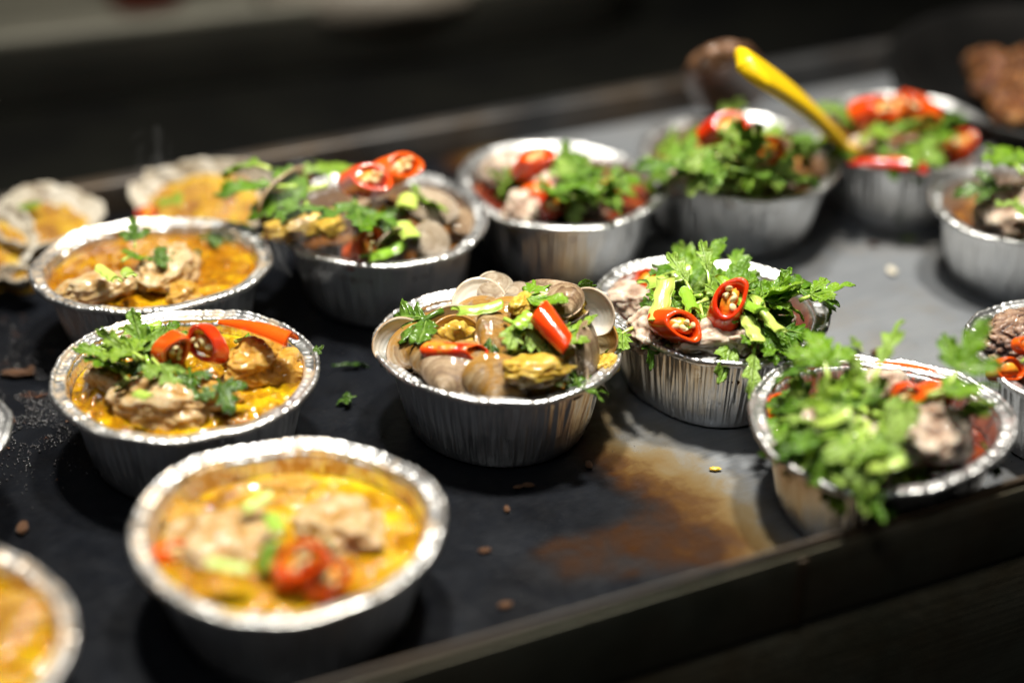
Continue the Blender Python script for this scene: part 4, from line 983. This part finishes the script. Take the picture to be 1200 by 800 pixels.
# ---- yellow spoon resting in the farthest cup
sp = empty('yellow_spoon', P(985, 168, .050)); tag(sp, 'bright yellow plastic spoon resting on the left rim of the farthest cup', 'spoon')
tip, base = P(872, 74, .118)-sp.location, P(990, 172, .046)-sp.location
ax = (tip-base).normalized(); side = ax.cross(Vector((0, -.5, 1))).normalized(); upv = side.cross(ax)
v = []; n, m = 24, 16
for i in range(n):
    t = i/(n-1); c_ = base+(tip-base)*t+upv*(.003*math.sin(t*PI)); w = (.0075+.0062*t)*(1 if t < .93 else math.sqrt(max(.02, 1-((t-.93)/.07)**2))); h_ = .0034+.0016*t
    for j in range(m):
        a = 2*PI*j/m; g = .0008 if abs(math.cos(a)) < .4 and math.sin(a) > 0 else 0
        v.append(c_+side*(w*math.cos(a))+upv*((h_*math.sin(a))-g))
f = grid_faces(n, m, True)+[tuple(range(m))[::-1], tuple((n-1)*m+j for j in range(m))]
obj('handle', mesh('handle', v, f), M_YEL, sp)
bc = P(1012, 186, .036)-sp.location; d2 = (bc-base).normalized(); s2 = d2.cross(Vector((0, 0, 1))).normalized(); u2 = s2.cross(d2)
v = []
for i in range(13):
    q = i/12
    for j in range(32):
        a = 2*PI*j/32; v.append(base+d2*(.014+.017*q*math.cos(a))+s2*(.0115*q*math.sin(a))+u2*(.006*q*q-.004))
o = obj('scoop', mesh('scoop', v, grid_faces(13, 32, True)), M_YEL, sp); solid(o, .0014)

# ================================================================== CRUMBS AND GRIT ON THE GRIDDLE
def crumb(x, y, size, label, mat=M_CRUMB, seed=0, dims=(1, .8, .6)):
    o = bpy.data.objects.new('crumb', with_mat(CM[seed % 3], mat)); COL.objects.link(o); o.location = P(x, y, size*.45)
    o.scale = tuple(size*d for d in dims); o.rotation_euler = (0, 0, seed*1.7)
    return tag(o, label, 'crumb', 'food crumbs on the griddle')
t = MT('yellow_crumb'); t.set(Base_Color=t.ramp(t.noise(t.coord('Object'), 2, 3), [(.3, (.70, .38, .02)), (.7, (.85, .62, .10))]), Roughness=.25); M_YC = t.m
t = MT('pale_crumb'); t.set(Base_Color=t.ramp(t.noise(t.coord('Object'), 2, 3), [(.3, (.55, .48, .36)), (.7, (.75, .70, .58))]), Roughness=.3); M_PC = t.m
crumb(838, 549, .0024, 'tiny yellow crumb on the bare steel left of the leafy cup', M_YC, 0, (1.1, .7, .6))
crumb(690, 544, .0028, 'round brown crumb on the char below the centre clam cup', M_CRUMB, 1)
crumb(607, 570, .0022, 'dark glossy crumb, left one of the pair below the centre cup', M_CRUMB, 2)
crumb(619, 568, .0026, 'dark glossy crumb, right one of the pair below the centre cup', M_CRUMB, 0)
crumb(594, 596, .0022, 'small dark crumb below the pair in front of the centre cup', M_CRUMB, 1)
crumb(568, 644, .0026, 'wet brown crumb on the black griddle right of the nearest cup', M_CRUMB, 2, (1, .9, .4))
crumb(592, 708, .0028, 'brown crumb near the front edge of the griddle', M_CRUMB, 2)
crumb(786, 686, .0028, 'wet crumb on the front edge beside the amber stain', M_PC, 0, (1, .9, .4))
crumb(1045, 317, .0038, 'pale crumb on the bare steel between the right cups', M_PC, 1, (1, .9, .4))
crumb(1023, 286, .0030, 'brownish crumb on the steel left of the green leaf scrap', M_CRUMB, 2, (1, .9, .3))
crumb(1030, 413, .0042, 'tan crumb behind the back rim of the leafy cup', M_CRUMB, 0)
crumb(26, 618, .0040, 'brown crumb on the black griddle above the bottom left cup', M_CRUMB, 1)
crumb(20, 437, .0050, 'large brown burnt crumb in the grit at the left', M_CRUMB, 0, (1.6, .8, .6))
crumb(36, 433, .0034, 'smaller brown burnt crumb right beside the large one', M_CRUMB, 1)
crumb(100, 388, .0030, 'brown crumb on the griddle between the two left curry cups', M_CRUMB, 1)
leaf(3, 1072, 280, .003, 40, (0, 0), 1.0, 'green leaf scrap lying on the steel left of the upper right edge cup')
leaf(6, 1012, 410, .003, 40, (0, 0), .6, 'tiny green leaf scrap behind the leafy cup')
leaf(5, 418, 464, .004, 100, (0, 0), .36, 'burnt green scrap on the black griddle left of the centre cup', mat=M_LEAFD)
leaf(4, 388, 428, .003, -80, (0, 0), .55, 'burnt curled leaf beside the right rim of the wedge cup', mat=M_LEAFD)
leaf(1, 96, 382, .004, 10, (0, 0), .4, 'small dark leaf on the griddle between the two left curry cups', mat=M_LEAFD)
rnd = random.Random(5); V = []; Fc = []
def grain(p, s):
    b = len(V); r = Matrix.Rotation(rnd.random()*6, 3, (rnd.random()-.5, rnd.random()-.5, rnd.random()+.1))
    pts = [(1, 0, 0), (-1, 0, 0), (0, 1, 0), (0, -1, 0), (0, 0, 1), (0, 0, -1)]
    for q in pts:
        w = r @ (Vector(q)*s*rnd.uniform(.6, 1.2)); V.append(p+w)
    for a, c_, d in [(0, 2, 4), (2, 1, 4), (1, 3, 4), (3, 0, 4), (2, 0, 5), (1, 2, 5), (3, 1, 5), (0, 3, 5)]: Fc.append((b+a, b+c_, b+d))
for i in range(3600):
    x, y = rnd.gauss(35, 38), rnd.gauss(470, 38)
    if mn.noise(Vector((x*.03, y*.05, 1))) < -.12: continue
    s = abs(rnd.gauss(0, .0005))+.00028; grain(P(x, y, s*.5), s)
for i in range(260):
    x, y = rnd.gauss(30, 35), rnd.gauss(395, 14); s = abs(rnd.gauss(0, .0004))+.0002; grain(P(x, y, s*.5), s)
for i in range(1000):
    u, v_ = rnd.uniform(-.3, .35), rnd.uniform(.01, .36); s = abs(rnd.gauss(0, .00018))+.00012; g = G(u, v_, s*.5); grain(g, s)
me = mesh('burnt_grit', V, Fc); gr = obj('burnt_grit', me, M_GRIT); subd(gr, 1); tag(gr, 'fine glossy burnt grit strewn over the black griddle at the left', 'grit', kind='stuff')

# ================================================================== BEHIND THE GRIDDLE
bk = empty('back_counter', G(.1, .80, -.06)); bk.rotation_euler = (0, 0, ANG)
tag(bk, 'black counter in the shadow behind the griddle', 'counter')
obj('worktop', box_mesh('worktop', -1.6, 1.6, -.33, 1.3, -.04, 0, .004), M_CTR, bk)
obj('base', box_mesh('base', -1.58, 1.58, -.31, 1.28, -.79, -.041, .004), M_CTR, bk)
def at_dir(x, y, yd):
    """point on the ray through the pixel at distance yd ahead"""
    d = Vector(((x-600)/F, -(y-400)/F, -1.0)); d.rotate(Euler((PI/2-PITCH, 0, 0))); return Vector((0, 0, HC))+d*(yd/d.y)
def tray(loc, ang, lx, ly, h, label, mat):
    e = empty('serving_tray', loc); e.rotation_euler = (0, 0, ang); tag(e, label, 'tray')
    n = 64; prof = [(1.0, h), (1.012, h+.002), (1.02, h), (1.0, h-.004), (.97, .002), (.95, 0), (.5, 0), (0.01, 0)]; prof = [(0.0, 0)]+prof[::-1][1:]
    v = []
    for k, z in prof:
        for j in range(n):
            a = 2*PI*j/n; ca, sa = math.cos(a), math.sin(a)
            v.append((lx*k*math.copysign(abs(ca)**.35, ca), ly*k*math.copysign(abs(sa)**.35, sa), z))
    o = obj('dish', mesh('dish', v, grid_faces(len(prof), n, True)), mat, e); solid(o, .004); return e
# long cream tray, its near edge seen along the top left
ta = P(250, 30, -.03)
tray(Vector((ta.x+.02, ta.y+.05, -.058)), ANG-.08, .30, .085, .05, 'long cream tray far behind the griddle at the top left', M_CREAM)
tc = P(430, 12, -.03)
e = empty('steamed_bun', Vector((tc.x, tc.y, -.012))); tag(e, 'pale rounded dough lying on the cream tray, top centre left', 'dough')
o = bpy.data.objects.new('bun', with_mat(lump('bun', 3, 4, 1.0, .08, .02, (1, .7, .4)), M_DOUGH)); COL.objects.link(o); o.parent = e; o.scale = (.085, .085, .085)
rb = empty('red_tub', Vector((P(162, 2, -.05).x, P(162, 2, -.05).y+.02, -.052))); tag(rb, 'dark red tub with brown sauce on the cream tray, top left', 'tub')
n = 48; v = []
for r_, z in [(.02, 0), (.038, 0), (.044, .03), (.047, .045), (.049, .045), (.049, .042)]:
    for j in range(n): v.append((r_*math.cos(2*PI*j/n), r_*math.sin(2*PI*j/n), z))
o = obj('tub_wall', mesh('tub_wall', v, grid_faces(6, n, True)+[tuple(range(n))]), M_RED, rb); solid(o, .002)
o = obj('sauce', mesh('sauce_top', [(.044*math.cos(2*PI*j/n), .044*math.sin(2*PI*j/n), .032) for j in range(n)], [tuple(range(n))]), M_SAUCEB, rb, smooth=False)
# brown wooden handle standing behind the green cup
wh = empty('wooden_spatula', P(868, 122, .012)); tag(wh, 'short brown wooden handle left of the yellow spoon, leaning up at the back', 'spatula')
a_, b_ = P(868, 120, .012)-wh.location, P(836, 66, .075)-wh.location
ax = (b_-a_).normalized(); s_ = ax.cross(Vector((0, 1, 0))).normalized(); u_ = s_.cross(ax); v = []
for i in range(16):
    t_ = i/15; w = .0200+.003*math.sin(t_*3)-.002*t_; k = 1 if .06 < t_ < .92 else .78
    for j in range(20):
        a = 2*PI*j/20; v.append(a_+(b_-a_)*t_+s_*(w*k*math.cos(a))+u_*(.008*k*math.sin(a)))
obj('handle', mesh('handle', v, grid_faces(16, 20, True)+[tuple(range(20))[::-1], tuple(300+j for j in range(20))]), M_WOOD, wh)
v = []
for i in range(6):
    for j in range(16):
        a = 2*PI*j/16; v.append(b_+ax*(.002+i*.0016)+s_*(.0085*math.cos(a)*(1-.1*i))+u_*(.006*math.sin(a)*(1-.1*i)))
obj('metal_cap', mesh('metal_cap', v, grid_faces(6, 16, True)+[tuple(80+j for j in range(16))]), M_WOOD, wh)
# faint steam rising off the hot food
def steam(x, y, z0, w, h_, lean, seed, label, dens):
    e = P(x, y, z0); n, m = 20, 24; v = []
    for i in range(n):
        t_ = i/(n-1); r_ = w*(.55+.6*t_)*math.sqrt(max(.0005, 1-(2*t_-1)**4)); cx = lean*t_+.25*w*math.sin(t_*7+seed)
        for j in range(m):
            a = 2*PI*j/m; v.append((cx+r_*math.cos(a), .6*r_*math.sin(a), h_*t_))
    t = MT('steam'); t.n.remove(t.b)
    c = t.coord('Object', (1, 1, .55)); nn = t.noise(c, 45, 4, .55, 1.8)
    d_ = t.math('MULTIPLY', t.ramp(nn, [(.50, 0.0), (.72, 1.0)]), dens)
    pv = t.new('ShaderNodeVolumePrincipled'); t.link(d_, pv.inputs['Density']); pv.inputs['Color'].default_value = (.95, .95, .95, 1)
    t.link(pv.outputs[0], t.out.inputs['Volume'])
    o = obj('steam', mesh('steam', v, grid_faces(n, m, True)+[tuple(range(m))[::-1], tuple((n-1)*m+j for j in range(m))]), t.m, None, e)
    return tag(o, label, 'steam', kind='stuff')
steam(355, 330, .030, .040, .060, .010, 1, 'faint steam between the orange curry cup and the back clam cup', 16.0)
steam(196, 262, .030, .012, .052, -.006, 2, 'thin wisp of steam rising above the large oyster', 22.0)
# pan with fried food at the right
pc = P(1272, 92, .045)
pan = empty('frying_pan', (pc.x, pc.y, .004)); tag(pan, 'black pan of fried brown food at the far right edge', 'pan')
n = 96; v = []
prof = [(.001, .003), (.06, .003), (.083, .006), (.098, .026), (.106, .046), (.109, .0475), (.110, .045), (.101, .024), (.086, .002), (.06, 0), (.001, 0)]
for r_, z in prof:
    for j in range(n): v.append((r_*math.cos(2*PI*j/n), r_*math.sin(2*PI*j/n), z))
obj('pan_body', mesh('pan_body', v, grid_faces(len(prof), n, True)), M_IRON, pan)
rnd = random.Random(9)
for i in range(26):
    a, r_ = rnd.random()*2*PI, .072*math.sqrt(rnd.random()); 
    o = bpy.data.objects.new('fried_piece', with_mat(CHK[i % 5], M_FRIED)); COL.objects.link(o)
    o.location = (pc.x+r_*math.cos(a)-.004, pc.y+r_*math.sin(a), .024+.022*(1-r_/.08)+rnd.uniform(0, .008)); s = rnd.uniform(.011, .016); o.scale = (s, s, s); o.rotation_euler = (rnd.random()*6, rnd.random()*6, rnd.random()*6)
    tag(o, 'piece of fried brown food heaped in the black pan', 'fried food', 'fried pieces heaped in the black pan')
# ================================================================== LIGHT
w = bpy.data.worlds.new('World'); sc.world = w; w.use_nodes = True
w.node_tree.nodes['Background'].inputs[0].default_value = (.75, .85, 1, 1); w.node_tree.nodes['Background'].inputs[1].default_value = .012
def lamp(name, loc, target, size, size_y, power, col=(1, .96, .87), spread=PI):
    d = bpy.data.lights.new(name, 'AREA'); d.shape = 'RECTANGLE'; d.size = size; d.size_y = size_y; d.energy = power; d.color = col; d.spread = spread
    o = bpy.data.objects.new(name, d); COL.objects.link(o); o.location = loc
    o.rotation_euler = (Vector(target)-Vector(loc)).to_track_quat('-Z', 'Y').to_euler(); return o
lamp('hanging_lamp', (-.10, .74, 1.5), (-.02, .62, 0), .12, .12, 3.7, spread=math.radians(62))
lamp('hanging_lamp', (.26, .76, 1.5), (.08, .64, 0), .12, .12, 3.5, spread=math.radians(62))
lamp('front_fill', (-.15, -.05, 1.2), (0, .62, 0), .5, .10, .55, (.95, .98, 1), math.radians(80))  # weak fill added above the camera to lift the front panel and near cup walls
sc.view_settings.view_transform = 'Standard'; sc.view_settings.look = 'None'; sc.view_settings.exposure = 0; sc.view_settings.gamma = 1
sc.cycles.use_denoising = True; sc.cycles.max_bounces = 8; sc.cycles.glossy_bounces = 4; sc.cycles.diffuse_bounces = 3; sc.cycles.transmission_bounces = 4
sc.cycles.caustics_reflective = False; sc.cycles.caustics_refractive = False; sc.cycles.sample_clamp_indirect = 4; sc.cycles.blur_glossy = .5
try: sc.cycles.denoiser = 'OPENIMAGEDENOISE'
except Exception: pass
sc.cycles.volume_step_rate = 2.0; sc.cycles.volume_max_steps = 64; sc.cycles.volume_bounces = 0
